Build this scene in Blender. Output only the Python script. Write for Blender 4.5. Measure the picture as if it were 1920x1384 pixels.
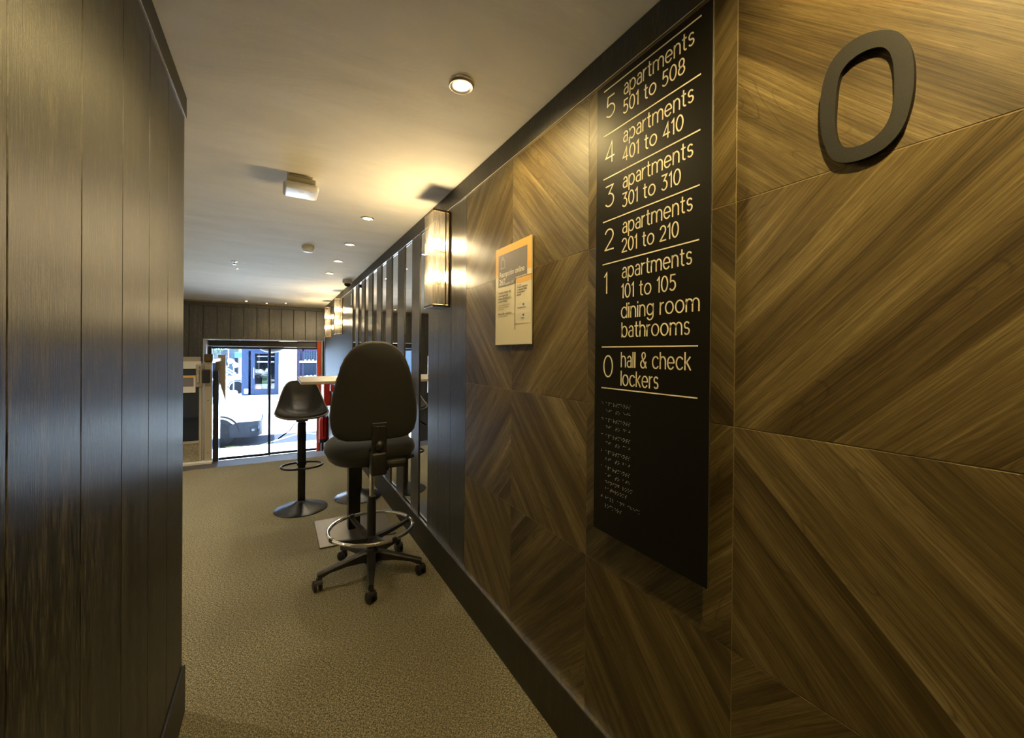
import bpy, bmesh, math, random
from mathutils import Vector, Matrix
PI = math.pi
random.seed(7)
for o in list(bpy.data.objects): bpy.data.objects.remove(o)
sc = bpy.context.scene
C = sc.collection

# ------------------------------------------------------------------ camera
def make_camera():
    f, yaw, pitch, roll, cy = 770.31, .5204, .0047, .0086, 666.09
    fw = Vector((math.sin(yaw)*math.cos(pitch), math.cos(yaw)*math.cos(pitch), -math.sin(pitch)))
    r = Vector((math.cos(yaw), -math.sin(yaw), 0)); u = r.cross(fw)
    r2 = math.cos(roll)*r + math.sin(roll)*u; u2 = -math.sin(roll)*r + math.cos(roll)*u
    cd = bpy.data.cameras.new('camera'); co = bpy.data.objects.new('camera', cd); C.objects.link(co)
    m = Matrix((r2, u2, -fw)).transposed().to_4x4(); m.translation = (0, 0, 1.35)
    co.matrix_world = m
    cd.sensor_width = 36; cd.lens = f/1920*36; cd.shift_y = -(692-cy)/1920; cd.clip_start = .02
    sc.camera = co
make_camera()
# ------------------------------------------------------------------ world, sun, exposure
w = bpy.data.worlds.new('world'); sc.world = w; w.use_nodes = True
bg = w.node_tree.nodes['Background']; bg.inputs[0].default_value = (.40, .62, 1.0, 1); bg.inputs[1].default_value = 3.0
sd = bpy.data.lights.new('sun', 'SUN'); sd.energy = 22; sd.color = (.74, .87, 1); sd.angle = .01
so = bpy.data.objects.new('sun', sd); C.objects.link(so)
so.rotation_euler = Vector((.42, -.34, -.9)).to_track_quat('-Z', 'Y').to_euler()
sc.view_settings.view_transform = 'Standard'; sc.view_settings.look = 'None'
sc.view_settings.exposure = 1.9; sc.view_settings.gamma = 1; sc.view_settings.use_curve_mapping = False
WARM = (1, .74, .30); BULB = 160; NEUTRAL = (1, .85, .62)

# ------------------------------------------------------------------ materials
def mat(name, col=(.5, .5, .5), rough=.5, metal=0, **kw):
    m = bpy.data.materials.new(name); m.use_nodes = True
    b = m.node_tree.nodes['Principled BSDF']
    b.inputs['Base Color'].default_value = (*col, 1); b.inputs['Roughness'].default_value = rough; b.inputs['Metallic'].default_value = metal
    for k, v in kw.items(): b.inputs[k.replace('_', ' ')].default_value = v
    return m
class N:
    def __init__(s, m): s.m = m; s.t = m.node_tree; s.b = s.t.nodes['Principled BSDF']
    def n(s, typ, ins={}, **kw):
        x = s.t.nodes.new(typ)
        for k, v in kw.items(): setattr(x, k, v)
        for k, v in ins.items(): s.set(x.inputs[k], v)
        return x
    def set(s, sock, v):
        if isinstance(v, bpy.types.NodeSocket): s.t.links.new(v, sock)
        else: sock.default_value = v
    def math(s, op, a, b=0.0, c=0.0): return s.n('ShaderNodeMath', {0: a, 1: b, 2: c}, operation=op).outputs[0]
    def coord(s, which='UV'): return s.n('ShaderNodeTexCoord').outputs[which]
    def mapping(s, v, scale=(1, 1, 1), rot=(0, 0, 0), loc=(0, 0, 0)):
        return s.n('ShaderNodeMapping', {'Vector': v, 'Scale': scale, 'Rotation': rot, 'Location': loc}).outputs[0]
    def noise(s, v, scale=1, detail=3, rough=.5, dist=0): return s.n('ShaderNodeTexNoise', {'Vector': v, 'Scale': scale, 'Detail': detail, 'Roughness': rough, 'Distortion': dist}).outputs[0]
    def ramp(s, fac, stops):
        r = s.n('ShaderNodeValToRGB', {0: fac}); e = r.color_ramp.elements
        while len(e) < len(stops): e.new(.5)
        for el, (p, c) in zip(e, stops): el.position = p; el.color = (*c, 1) if len(c) == 3 else c
        return r.outputs[0]
    def mix(s, f, a, b, typ='MIX'):
        x = s.n('ShaderNodeMix', data_type='RGBA', blend_type=typ)
        s.set(x.inputs[0], f); s.set(x.inputs[6], a); s.set(x.inputs[7], b); return x.outputs[2]
    def bump(s, h, st=.3, d=.002): s.set(s.b.inputs['Normal'], s.n('ShaderNodeBump', {'Height': h, 'Strength': st, 'Distance': d}).outputs[0])
def rgb(c): return (*c, 1)

def dark_wood(name, rough=.42, aniso=.62, lift=1.0):
    m = mat(name, rough=rough); q = N(m); uv = q.coord('UV')
    oi = q.n('ShaderNodeObjectInfo').outputs['Random']
    off = q.n('ShaderNodeCombineXYZ', {0: q.math('MULTIPLY', oi, 37.0), 1: q.math('MULTIPLY', oi, 91.0)}).outputs[0]
    v = q.n('ShaderNodeVectorMath', {0: uv, 1: off}, operation='ADD').outputs[0]
    fine = q.noise(q.mapping(v, (300, 16, 1)), 1, 4, .75)
    band = q.noise(q.mapping(v, (26, 1.3, 1)), 1, 3, .6)
    f = q.math('ADD', q.math('MULTIPLY', fine, .74), q.math('MULTIPLY', band, .26))
    l = lift
    col = q.ramp(f, [(.40, (.003*l, .0028*l, .0025*l)), (.5, (.008*l, .007*l, .005*l)), (.60, (.085*l, .074*l, .048*l))])
    q.set(q.b.inputs['Base Color'], col)
    q.set(q.b.inputs['Roughness'], q.math('ADD', q.math('MULTIPLY', f, .25), rough-.12))
    q.b.inputs['Anisotropic'].default_value = aniso; q.b.inputs['Specular IOR Level'].default_value = .95
    q.set(q.b.inputs['Tangent'], q.n('ShaderNodeTangent', direction_type='UV_MAP').outputs[0])
    q.bump(fine, .75, .0016); return m
def veneer():
    # UV: x along the grain, y across it, in metres
    m = mat('walnut_veneer', rough=.50); q = N(m); uv = q.coord('UV')
    sep = q.n('ShaderNodeSeparateXYZ', {0: uv}); g, c = sep.outputs[0], sep.outputs[1]
    wob = q.noise(q.mapping(uv, (1.1, 3.0, 1)), 1, 2, .5)
    strip = q.math('FLOOR', q.math('ADD', q.math('DIVIDE', c, .098), .23))
    rs = q.n('ShaderNodeTexWhiteNoise', {'W': strip}, noise_dimensions='1D').outputs[0]
    goff = q.math('MULTIPLY', rs, 13.0)
    gg = q.math('ADD', g, goff)
    def vec(a, b, z=0.0): return q.n('ShaderNodeCombineXYZ', {0: a, 1: b, 2: z}).outputs[0]
    cw = q.math('ADD', c, q.math('MULTIPLY', q.math('SUBTRACT', wob, .5), .05))
    bands = q.noise(vec(q.math('MULTIPLY', gg, .8), q.math('MULTIPLY', cw, 12)), 1, 7, .66)
    lines = q.noise(vec(q.math('MULTIPLY', gg, 3.5), q.math('MULTIPLY', cw, 260)), 1, 3, .65)
    pores = q.noise(vec(q.math('MULTIPLY', gg, 26), q.math('MULTIPLY', c, 900)), 1, 2, .5)
    # cathedral figure: stretched rings with a soft mask
    n2 = q.noise(vec(q.math('MULTIPLY', gg, 2.3), q.math('MULTIPLY', cw, 11)), 1, 1.5, .5)
    ring = q.math('ABSOLUTE', q.math('SUBTRACT', q.math('FRACT', q.math('MULTIPLY', n2, 15)), .5))
    msk = q.ramp(q.noise(vec(q.math('MULTIPLY', gg, 1.4), q.math('MULTIPLY', c, 5.5), 4.0), 1, 1), [(.50, (0, 0, 0)), (.60, (1, 1, 1))])
    t = q.math('ADD', q.math('MULTIPLY', bands, .66), q.math('MULTIPLY', lines, .34))
    t = q.math('ADD', t, q.math('MULTIPLY', q.math('SUBTRACT', rs, .5), .07))
    col = q.ramp(t, [(.35, (.035, .021, .008)), (.43, (.070, .048, .018)), (.50, (.118, .085, .033)), (.57, (.180, .133, .056)), (.66, (.30, .235, .115))])
    dark = q.math('MULTIPLY', q.math('MULTIPLY', q.ramp(ring, [(.0, (1, 1, 1)), (.10, (0, 0, 0))]), msk), .5)
    col = q.mix(dark, col, (.030, .018, .008, 1))
    col = q.mix(q.ramp(pores, [(.34, (.5, .5, .5)), (.46, (0, 0, 0))]), col, (.04, .024, .011, 1))
    q.set(q.b.inputs['Base Color'], col)
    q.b.inputs['Anisotropic'].default_value = .4; q.b.inputs['Specular IOR Level'].default_value = .38
    q.b.inputs['Anisotropic Rotation'].default_value = .25
    q.set(q.b.inputs['Tangent'], q.n('ShaderNodeTangent', direction_type='UV_MAP').outputs[0])
    q.bump(q.math('ADD', lines, pores), .25, .0006); return m
def carpet():
    m = mat('carpet_weave', rough=1.0); q = N(m); p = q.coord('Object')
    a = q.noise(q.mapping(p, (110, 330, 1), (0, 0, .5)), 1, 3, .7)
    b = q.noise(q.mapping(p, (330, 110, 1), (0, 0, .5)), 1, 3, .7)
    s = q.math('MULTIPLY', q.math('ADD', a, b), .5)
    big = q.noise(q.mapping(p, (1.3, 1.7, 1)), 1, 3, .5)
    col = q.ramp(s, [(.41, (.028, .025, .015)), (.5, (.150, .134, .084)), (.59, (.45, .41, .275))])
    col = q.mix(q.ramp(big, [(.35, (.35, .35, .35)), (.65, (0, 0, 0))]), col, (.15, .125, .08, 1))
    q.set(q.b.inputs['Base Color'], col); q.b.inputs['Specular IOR Level'].default_value = .1
    q.bump(s, .6, .003); return m
def plaster():
    m = mat('ceiling_plaster', rough=.75); q = N(m); p = q.coord('Object')
    n = q.noise(q.mapping(p, (1.0, 3.2, 1), (0, 0, .5)), 1.4, 5, .65, .6)
    f = q.noise(p, 45, 3, .6)
    st = q.noise(q.mapping(p, (2.2, 16, 1), (0, 0, .35)), 1, 3, .7)
    col = q.ramp(n, [(.3, (.66, .625, .52)), (.7, (.77, .73, .61))])
    col = q.mix(q.ramp(st, [(.66, (0, 0, 0)), (.74, (.35, .35, .35))]), col, (.60, .56, .49, 1))
    q.set(q.b.inputs['Base Color'], col)
    q.bump(q.math('ADD', q.math('MULTIPLY', n, 2.0), q.math('MULTIPLY', f, .12)), .25, .01); return m
def paving(name, c1, c2, sx, sy):
    m = mat(name, rough=.85); q = N(m); p = q.coord('Object')
    b = q.n('ShaderNodeTexBrick', {'Vector': p, 'Color1': rgb(c1), 'Color2': rgb(c2), 'Mortar': rgb([x*.6 for x in c1]), 'Scale': 1.0, 'Mortar Size': .008, 'Brick Width': sx, 'Row Height': sy})
    q.set(q.b.inputs['Base Color'], b.outputs[0]); return m
def speck(name, c1, c2, scale, rough=.8, metal=0, bump=.2):
    m = mat(name, rough=rough, metal=metal); q = N(m); n = q.noise(q.coord('Object'), scale, 4, .6)
    q.set(q.b.inputs['Base Color'], q.ramp(n, [(.35, c1), (.65, c2)])); q.bump(n, bump, .001); return m
def emit(name, col, st):
    m = mat(name, col); b = m.node_tree.nodes['Principled BSDF']
    b.inputs['Emission Color'].default_value = (*col, 1); b.inputs['Emission Strength'].default_value = st
    return m
def clear(name, tint, spec=.12, rough=.02):
    # thin pane: mostly see-through with a glossy coat (Fresnel)
    m = bpy.data.materials.new(name); m.use_nodes = True; t = m.node_tree; t.nodes.clear()
    tr = t.nodes.new('ShaderNodeBsdfTransparent'); tr.inputs[0].default_value = (*tint, 1)
    gl = t.nodes.new('ShaderNodeBsdfGlossy'); gl.inputs['Roughness'].default_value = rough
    lw = t.nodes.new('ShaderNodeFresnel'); lw.inputs[0].default_value = 1.35 + spec
    mx = t.nodes.new('ShaderNodeMixShader'); ou = t.nodes.new('ShaderNodeOutputMaterial')
    t.links.new(lw.outputs[0], mx.inputs[0]); t.links.new(tr.outputs[0], mx.inputs[1]); t.links.new(gl.outputs[0], mx.inputs[2]); t.links.new(mx.outputs[0], ou.inputs[0])
    return m
def ribbed():
    m = bpy.data.materials.new('ribbed_glass'); m.use_nodes = True; t = m.node_tree; t.nodes.clear()
    tr = t.nodes.new('ShaderNodeBsdfTransparent'); tr.inputs[0].default_value = (.93, .89, .78, 1)
    gl = t.nodes.new('ShaderNodeBsdfGlossy'); gl.inputs['Roughness'].default_value = .08
    tl = t.nodes.new('ShaderNodeBsdfTranslucent'); tl.inputs[0].default_value = (.95, .88, .7, 1)
    lw = t.nodes.new('ShaderNodeLayerWeight'); lw.inputs[0].default_value = .35
    m1 = t.nodes.new('ShaderNodeMixShader'); m1.inputs[0].default_value = .035
    mx = t.nodes.new('ShaderNodeMixShader'); ou = t.nodes.new('ShaderNodeOutputMaterial')
    t.links.new(tr.outputs[0], m1.inputs[1]); t.links.new(tl.outputs[0], m1.inputs[2])
    t.links.new(lw.outputs[1], mx.inputs[0]); t.links.new(m1.outputs[0], mx.inputs[1]); t.links.new(gl.outputs[0], mx.inputs[2]); t.links.new(mx.outputs[0], ou.inputs[0])
    return m
def mesh_fabric(name, c1, c2, scale=900):
    m = mat(name, rough=.85); q = N(m); n = q.noise(q.coord('Object'), scale, 2, .6)
    q.set(q.b.inputs['Base Color'], q.ramp(n, [(.4, c1), (.6, c2)])); q.b.inputs['Sheen Weight'].default_value = .1; q.bump(n, .3, .001); return m
M = dict(
    board=dark_wood('black_stained_oak'), board2=dark_wood('black_stained_trim', .5, .6, .6), veneer=veneer(), tan=mat('joint_tan', (.22, .165, .08), .6), gap=mat('joint_dark', (.004, .004, .004), .9),
    carpet=carpet(), plaster=plaster(), mirror=mat('mirror_silver', (.86, .87, .86), .01, 1), bright=mat('bright_edge', (.8, .8, .78), .25, 1),
    signblack=speck('sign_black', (.008, .007, .005), (.010, .009, .007), 300, .44, 0, .05), letter=mat('cream_lettering', (.90, .84, .64), .5),
    zero=speck('textured_black', (.004, .0036, .003), (.012, .0105, .008), 500, .6, 0, .5),
    black=speck('black_plastic', (.012, .011, .010), (.018, .016, .014), 400, .42, 0, .1), rubber=mat('black_rubber', (.008, .008, .009), .6), blackmetal=speck('black_powder_metal', (.014, .013, .012), (.02, .019, .017), 700, .27, .4, .1),
    chrome=mat('chrome', (.85, .84, .82), .08, 1), fabric=mesh_fabric('black_upholstery', (.006, .0055, .005), (.017, .015, .012)), piping=mat('piping', (.13, .11, .075), .45),
    leather=speck('black_leatherette', (.014, .013, .011), (.020, .018, .016), 260, .42, 0, .25),
    cream=mat('cream_panel', (.58, .55, .47), .4), tabletop=mat('table_laminate', (.30, .275, .23), .5), tabletrim=mat('table_edge', (.28, .24, .18), .4),
    brass=mat('smoked_brass', (.16, .11, .05), .25, 1), greyplate=mat('grey_steel_plate', (.12, .11, .09), .42, .6), white=mat('white_plastic', (.72, .72, .70), .35), offwhite=mat('offwhite_plastic', (.55, .50, .36), .45),
    bulb=emit('lamp_bulb', (1, .80, .50), BULB), spot=emit('spot_lens', (1, .86, .60), 14), spotring=mat('spot_ring', (.55, .50, .42), .35, .8), ribbed=ribbed(),
    red=mat('red_paint', (.55, .022, .008), .4), orange=mat('orange_red_paint', (.70, .085, .015), .4), beige=mat('beige_lift_metal', (.36, .31, .215), .45), steel=mat('brushed_steel', (.55, .55, .55), .3, .9),
    lens=mat('dark_dome', (.01, .01, .012), .05), liftglass=mat('dark_lift_glass', (.008, .014, .028), .05), tread=speck('tread_plate', (.26, .23, .16), (.40, .36, .26), 60, .4, .5, .4),
    paper=mat('paper', (.66, .63, .54), .6), posterbase=mat('poster_cream', (.72, .66, .50), .35), yellow=mat('poster_yellow', (.72, .42, .09), .4), slate=mat('poster_slate', (.16, .145, .155), .4), inkdark=mat('ink', (.03, .028, .03), .6), inkwhite=mat('white_ink', (.8, .77, .68), .5),
    glass=clear('door_glass', (.96, .98, 1)), aluminium=mat('dark_aluminium', (.03, .035, .045), .3, .6), reveal=mat('painted_reveal', (.42, .45, .50), .5), housing=mat('door_drive_housing', (.035, .028, .02), .35, .3),
    strip=speck('threshold_tile', (.045, .042, .045), (.07, .065, .068), 40, .5), concrete=speck('stair_concrete', (.20, .19, .18), (.28, .27, .25), 20),
    sidewalk=paving('pale_sidewalk', (.72, .70, .66), (.68, .66, .62), .6, .4), plaza=paving('pale_plaza_paving', (.74, .72, .68), (.66, .65, .61), .5, .5), asphalt=speck('asphalt', (.010, .012, .018), (.020, .023, .032), 30, .9, 0, .6), roadpaint=mat('yellow_road_paint', (.16, .17, .06), .7),
    carwhite=mat('white_car_paint', (.78, .79, .80), .2, 0, Coat_Weight=.6), cargrey=mat('silver_car_paint', (.42, .47, .53), .25, .3, Coat_Weight=.6), carplastic=mat('grey_bumper_plastic', (.012, .015, .022), .45), carglass=mat('car_glass', (.03, .05, .07), .04), tyre=mat('tyre', (.012, .013, .016), .8),
    shopframe=mat('blue_grey_shopfront', (.012, .022, .050), .35), shopdark=mat('shop_interior', (.02, .026, .04), .8), shopwall=mat('shop_back_wall', (.02, .03, .05), .8), purple=mat('plum_shop_frame', (.020, .014, .034), .4), stone=speck('pale_stone_cladding', (.70, .69, .66), (.78, .77, .74), 8, .7), shade=mat('lamp_shade_cream', (.62, .48, .25), .7), green=speck('green_leaves', (.015, .04, .012), (.07, .12, .04), 5, .8), facade=mat('far_facade', (.05, .065, .08), .7), facadewin=mat('far_window', (.02, .03, .045), .1), signblue=mat('bright_blue_sign', (.03, .22, .55), .4), globe=mat('white_globe', (.85, .85, .85), .3), dark=mat('dark_metal_outdoor', (.006, .008, .012), .4),
)

M['signblack'].node_tree.nodes['Principled BSDF'].inputs['Specular IOR Level'].default_value = .14
for k_ in ('asphalt', 'carplastic', 'shopframe', 'shopdark', 'shopwall', 'purple', 'dark', 'tyre', 'facade'): M[k_].node_tree.nodes['Principled BSDF'].inputs['Specular IOR Level'].default_value = .12

# ------------------------------------------------------------------ mesh helpers
class MB:
    def __init__(s): s.b = bmesh.new()
    def box(s, x0, x1, y0, y1, z0, z1, bev=0, seg=1):
        vs = [s.b.verts.new(p) for p in ((x0, y0, z0), (x1, y0, z0), (x1, y1, z0), (x0, y1, z0), (x0, y0, z1), (x1, y0, z1), (x1, y1, z1), (x0, y1, z1))]
        fs = [s.b.faces.new([vs[i] for i in f]) for f in ((0, 3, 2, 1), (4, 5, 6, 7), (0, 1, 5, 4), (1, 2, 6, 5), (2, 3, 7, 6), (3, 0, 4, 7))]
        if bev:
            es = list({e for f in fs for e in f.edges})
            bmesh.ops.bevel(s.b, geom=es, offset=bev, segments=seg, profile=.5, affect='EDGES')
        return s
    def obox(s, c, ax, ay, az, bev=0, seg=1):
        n0 = len(s.b.verts); s.b.verts.ensure_lookup_table()
        t = MB(); t.box(-.5, .5, -.5, .5, -.5, .5)
        ax, ay, az, c = map(Vector, (ax, ay, az, c)); new = []
        mp = {}
        for v in t.b.verts: mp[v] = s.b.verts.new(c+ax*v.co.x+ay*v.co.y+az*v.co.z)
        fs = [s.b.faces.new([mp[v] for v in f.verts]) for f in t.b.faces]
        if bev: bmesh.ops.bevel(s.b, geom=list({e for f in fs for e in f.edges}), offset=bev, segments=seg, profile=.5, affect='EDGES')
        t.b.free(); return s
    def lathe(s, prof, c=(0, 0, 0), n=24, axis='Z', cap=True):
        # prof: list of (r, h)
        c = Vector(c); rings = []
        def P(r, h, a):
            x, y = r*math.cos(a), r*math.sin(a)
            return c + (Vector((x, y, h)) if axis == 'Z' else Vector((h, x, y)) if axis == 'X' else Vector((y, h, x)))
        for r, h in prof:
            rings.append([s.b.verts.new(P(r, h, 2*PI*i/n)) for i in range(n)] if r > 1e-6 else [s.b.verts.new(P(0, h, 0))])
        for a, b in zip(rings, rings[1:]):
            for i in range(n):
                j = (i+1) % n
                if len(a) == 1 and len(b) == 1: continue
                if len(a) == 1: s.b.faces.new((a[0], b[j], b[i]))
                elif len(b) == 1: s.b.faces.new((a[i], a[j], b[0]))
                else: s.b.faces.new((a[i], a[j], b[j], b[i]))
        if cap:
            for rg in (rings[0], rings[-1]):
                if len(rg) > 2: s.b.faces.new(rg)
        return s
    def tube(s, pts, r, n=10, closed=False, flat=1.0):
        pts = [Vector(p) for p in pts]; L = len(pts); rings = []
        up = Vector((0, 0, 1))
        for i, p in enumerate(pts):
            a = pts[(i-1) % L] if (closed or i) else pts[0]; b = pts[(i+1) % L] if (closed or i < L-1) else pts[-1]
            d = (b-a).normalized()
            u = up if abs(d.dot(up)) < .95 else Vector((1, 0, 0))
            x = d.cross(u).normalized(); y = x.cross(d).normalized()
            rr = r[i] if isinstance(r, (list, tuple)) else r
            rings.append([s.b.verts.new(p+x*rr*math.cos(2*PI*k/n)+y*rr*flat*math.sin(2*PI*k/n)) for k in range(n)])
        rg = list(zip(rings, rings[1:])) + ([(rings[-1], rings[0])] if closed else [])
        for a, b in rg:
            for k in range(n): s.b.faces.new((a[k], a[(k+1) % n], b[(k+1) % n], b[k]))
        if not closed: s.b.faces.new(rings[0][::-1]); s.b.faces.new(rings[-1])
        return s
    def loft(s, rings, cap=True, closed=True):
        R = [[s.b.verts.new(p) for p in r] for r in rings]; n = len(R[0])
        for a, b in zip(R, R[1:]):
            for k in range(n if closed else n-1): s.b.faces.new((a[k], a[(k+1) % n], b[(k+1) % n], b[k]))
        if cap: s.b.faces.new(R[0][::-1]); s.b.faces.new(R[-1])
        return s
    def prism(s, poly, v):
        v = Vector(v); a = [s.b.verts.new(p) for p in poly]; b = [s.b.verts.new(Vector(p)+v) for p in poly]; n = len(a)
        s.b.faces.new(a[::-1]); s.b.faces.new(b)
        for k in range(n): s.b.faces.new((a[k], a[(k+1) % n], b[(k+1) % n], b[k]))
        return s
    def ring_plate(s, outer, inner, v):
        v = Vector(v); n = len(outer)
        L = [[s.b.verts.new(p) for p in outer], [s.b.verts.new(p) for p in inner], [s.b.verts.new(Vector(p)+v) for p in inner], [s.b.verts.new(Vector(p)+v) for p in outer]]
        for a, b in ((0, 1), (1, 2), (2, 3), (3, 0)):
            for k in range(n): s.b.faces.new((L[a][k], L[a][(k+1) % n], L[b][(k+1) % n], L[b][k]))
        return s
def part(name, mb, m, parent=None, smooth=False, uvfn=None, kind=None, label=None, off=None, keep_uv=False, recalc=True):
    """link the builder's geometry as ONE object; world coordinates are shifted to the parent's frame"""
    b = mb.b if isinstance(mb, MB) else mb
    if recalc: bmesh.ops.recalc_face_normals(b, faces=b.faces)
    uvl = b.loops.layers.uv.verify(); b.normal_update()
    for f in b.faces:
        nx, ny, nz = (abs(c) for c in f.normal)
        for l in f.loops:
            x, y, z = l.vert.co
            l[uvl].uv = uvfn(x, y, z) if uvfn else ((x, y) if nz > nx and nz > ny else (y, z) if nx > ny else (x, z))
        f.smooth = smooth
    o3 = Vector((0, 0, 0)) if off is None else Vector(off)
    if off is None and parent is not None: o3 = world_loc(parent)
    if o3.length: bmesh.ops.translate(b, verts=b.verts, vec=-o3)
    me = bpy.data.meshes.new(name); b.to_mesh(me); b.free()
    me.materials.append(M[m] if isinstance(m, str) else m)
    o = bpy.data.objects.new(name, me); C.objects.link(o)
    if smooth and len(me.polygons) > 6:
        try: me.set_sharp_from_angle(angle=math.radians(40))
        except Exception: pass
    if parent is not None: o.parent = parent
    elif off is not None: o.location = off
    if kind: o['kind'] = kind
    if label: o['label'] = label
    return o
def world_loc(o):
    v = Vector(o.location)
    while o.parent is not None: o = o.parent; v = v + Vector(o.location)
    return v
def thing(name, label, cat, loc, group=None, kind=None):
    o = bpy.data.objects.new(name, None); C.objects.link(o); o.location = loc; o.empty_display_size = .1
    if label: o['label'] = label
    if cat: o['category'] = cat
    if group: o['group'] = group
    if kind: o['kind'] = kind
    return o
def tag(o, label, cat, group=None):
    o['label'] = label; o['category'] = cat
    if group: o['group'] = group
    return o
def struct(name, mb, m, **k): return part(name, mb, m, kind='structure', **k)
def copy_tree(root, loc, label):
    def cp(o, par):
        c = o.copy(); C.objects.link(c); c.parent = par
        for ch in [x for x in bpy.data.objects if x.parent == o]: cp(ch, c)
        return c
    r = cp(root, None); r.location = loc; r['label'] = label; return r

# ------------------------------------------------------------------ stroke lettering (rounded light sans, built as thin raised ribbons)
def arc(cx, cy, rx, ry, a0, a1, n=14): return [(cx+rx*math.cos(math.radians(a0+(a1-a0)*i/n)), cy+ry*math.sin(math.radians(a0+(a1-a0)*i/n))) for i in range(n+1)]
X = .74
def glyph(ch):
    E = lambda cx, cy, rx, ry: arc(cx, cy, rx, ry, 0, 360, 26)
    G = {
     'a': ([arc(.27, .50, .23, .24, 150, 0, 10)+[(.50, 0)], arc(.25, .21, .25, .21, 75, 285, 14)+[(.42, .04), (.5, .14)], [(.30, .42), (.5, .43)]], .50),
     'b': ([[(0, 1), (0, 0)], E(.32, .37, .32, .37)], .64), 'd': ([[(.64, 1), (.64, 0)], E(.32, .37, .32, .37)], .64),
     'p': ([[(0, X), (0, -.28)], E(.33, .37, .33, .37)], .66), 'q': ([[(.64, X), (.64, -.28)], E(.32, .37, .32, .37)], .64),
     'g': ([[(.64, X), (.64, .02)]+arc(.32, 0, .32, .29, 0, -145, 12), E(.32, .39, .32, .35)], .64),
     'r': ([[(0, X), (0, 0)], arc(.30, .42, .30, .30, 180, 88, 8)], .30),
     't': ([[(.15, .98), (.15, .17)]+arc(.31, .17, .16, .17, 180, 285, 7), [(0, X-.02), (.34, X-.02)]], .35),
     'm': ([[(0, X), (0, 0)], arc(.27, .46, .27, .28, 180, 0, 12)+[(.54, 0)], arc(.81, .46, .27, .28, 180, 0, 12)+[(1.08, 0)]], 1.08),
     'n': ([[(0, X), (0, 0)], arc(.28, .44, .28, .30, 180, 0, 12)+[(.56, 0)]], .56), 'h': ([[(0, 1), (0, 0)], arc(.28, .44, .28, .30, 180, 0, 12)+[(.56, 0)]], .56),
     'e': ([[(.02, .38), (.64, .38)]+arc(.33, .37, .33, .37, 3, 318, 22)], .66), 'c': ([arc(.35, .37, .35, .37, 42, 318, 20)], .62),
     's': ([arc(.24, .55, .21, .19, 35, 250, 12)+arc(.24, .19, .22, .19, 80, -145, 12)], .47),
     'o': ([E(.36, .37, .36, .37)], .72), 'i': ([[(0, X), (0, 0)], [(0, .93), (0, 1.0)]], 0), 'l': ([[(0, 1), (0, 0)]], 0),
     'k': ([[(0, 1), (0, 0)], [(.48, X), (.0, .28)], [(.17, .42), (.52, 0)]], .52),
     '&': ([[(.66, 0), (.17, .66)]+arc(.34, .80, .20, .19, 215, -35, 12)+[(.42, .60), (.12, .44)]+arc(.27, .23, .27, .24, 130, 320, 12)+[(.62, .38)]], .66),
     '0': ([E(.31, .5, .31, .5)], .62), '1': ([[(0, .82), (.19, 1), (.19, 0)]], .22),
     '2': ([arc(.29, .71, .29, .29, 160, -20, 12)+[(.50, .5), (0, 0)], [(0, 0), (.60, 0)]], .60),
     '3': ([[(.03, 1), (.52, 1), (.24, .62)]+arc(.26, .31, .30, .31, 88, -140, 14)], .57),
     '4': ([[(.46, 0), (.46, 1), (0, .27), (.62, .27)]], .62),
     '5': ([[(.52, 1), (.11, 1), (.07, .56)]+arc(.26, .31, .30, .31, 128, -140, 14)], .56),
     '8': ([E(.29, .74, .24, .26), E(.29, .25, .29, .26)], .58), ' ': ([], .26)}
    return G[ch]
def text_strokes(s, gap=.235):
    out = []; x = 0
    for ch in s:
        st, adv = glyph(ch)
        out += [[(px+x, py) for px, py in l] for l in st]; x += adv+gap
    return out, x-gap
def ribbons(mb, strokes, to3, wd, thick):
    """strokes in 2D metres; to3 maps (a, b, h) to world"""
    for l in strokes:
        L = [l[0]]
        for p in l[1:]:
            if math.dist(p, L[-1]) > 1e-5: L.append(p)
        if len(L) < 2: continue
        closed = math.dist(L[0], L[-1]) < 1e-4
        if closed: L = L[:-1]
        n = len(L); left = []; right = []
        for i, p in enumerate(L):
            a = L[(i-1) % n] if (closed or i) else p; b = L[(i+1) % n] if (closed or i < n-1) else p
            def nd(u, v):
                dx, dy = v[0]-u[0], v[1]-u[1]; q = math.hypot(dx, dy)
                return (-dy/q, dx/q) if q > 1e-9 else None
            n1, n2 = nd(a, p), nd(p, b); n1 = n1 or n2; n2 = n2 or n1
            mx, my = n1[0]+n2[0], n1[1]+n2[1]; q = math.hypot(mx, my) or 1; mx /= q; my /= q
            k = min(1/max(.35, mx*n1[0]+my*n1[1]), 2.0)*wd/2
            ex = ey = 0
            if not closed and i in (0, n-1):
                s = -1 if i == 0 else 1; ex, ey = s*n1[1]*wd*.35, -s*n1[0]*wd*.35
            left.append((p[0]+mx*k+ex, p[1]+my*k+ey)); right.append((p[0]-mx*k+ex, p[1]-my*k+ey))
        rings = [[to3(a[0], a[1], 0), to3(a[0], a[1], thick), to3(b[0], b[1], thick), to3(b[0], b[1], 0)] for a, b in zip(left, right)]
        if closed: rings.append(rings[0])
        mb.loft(rings, cap=not closed)

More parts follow.
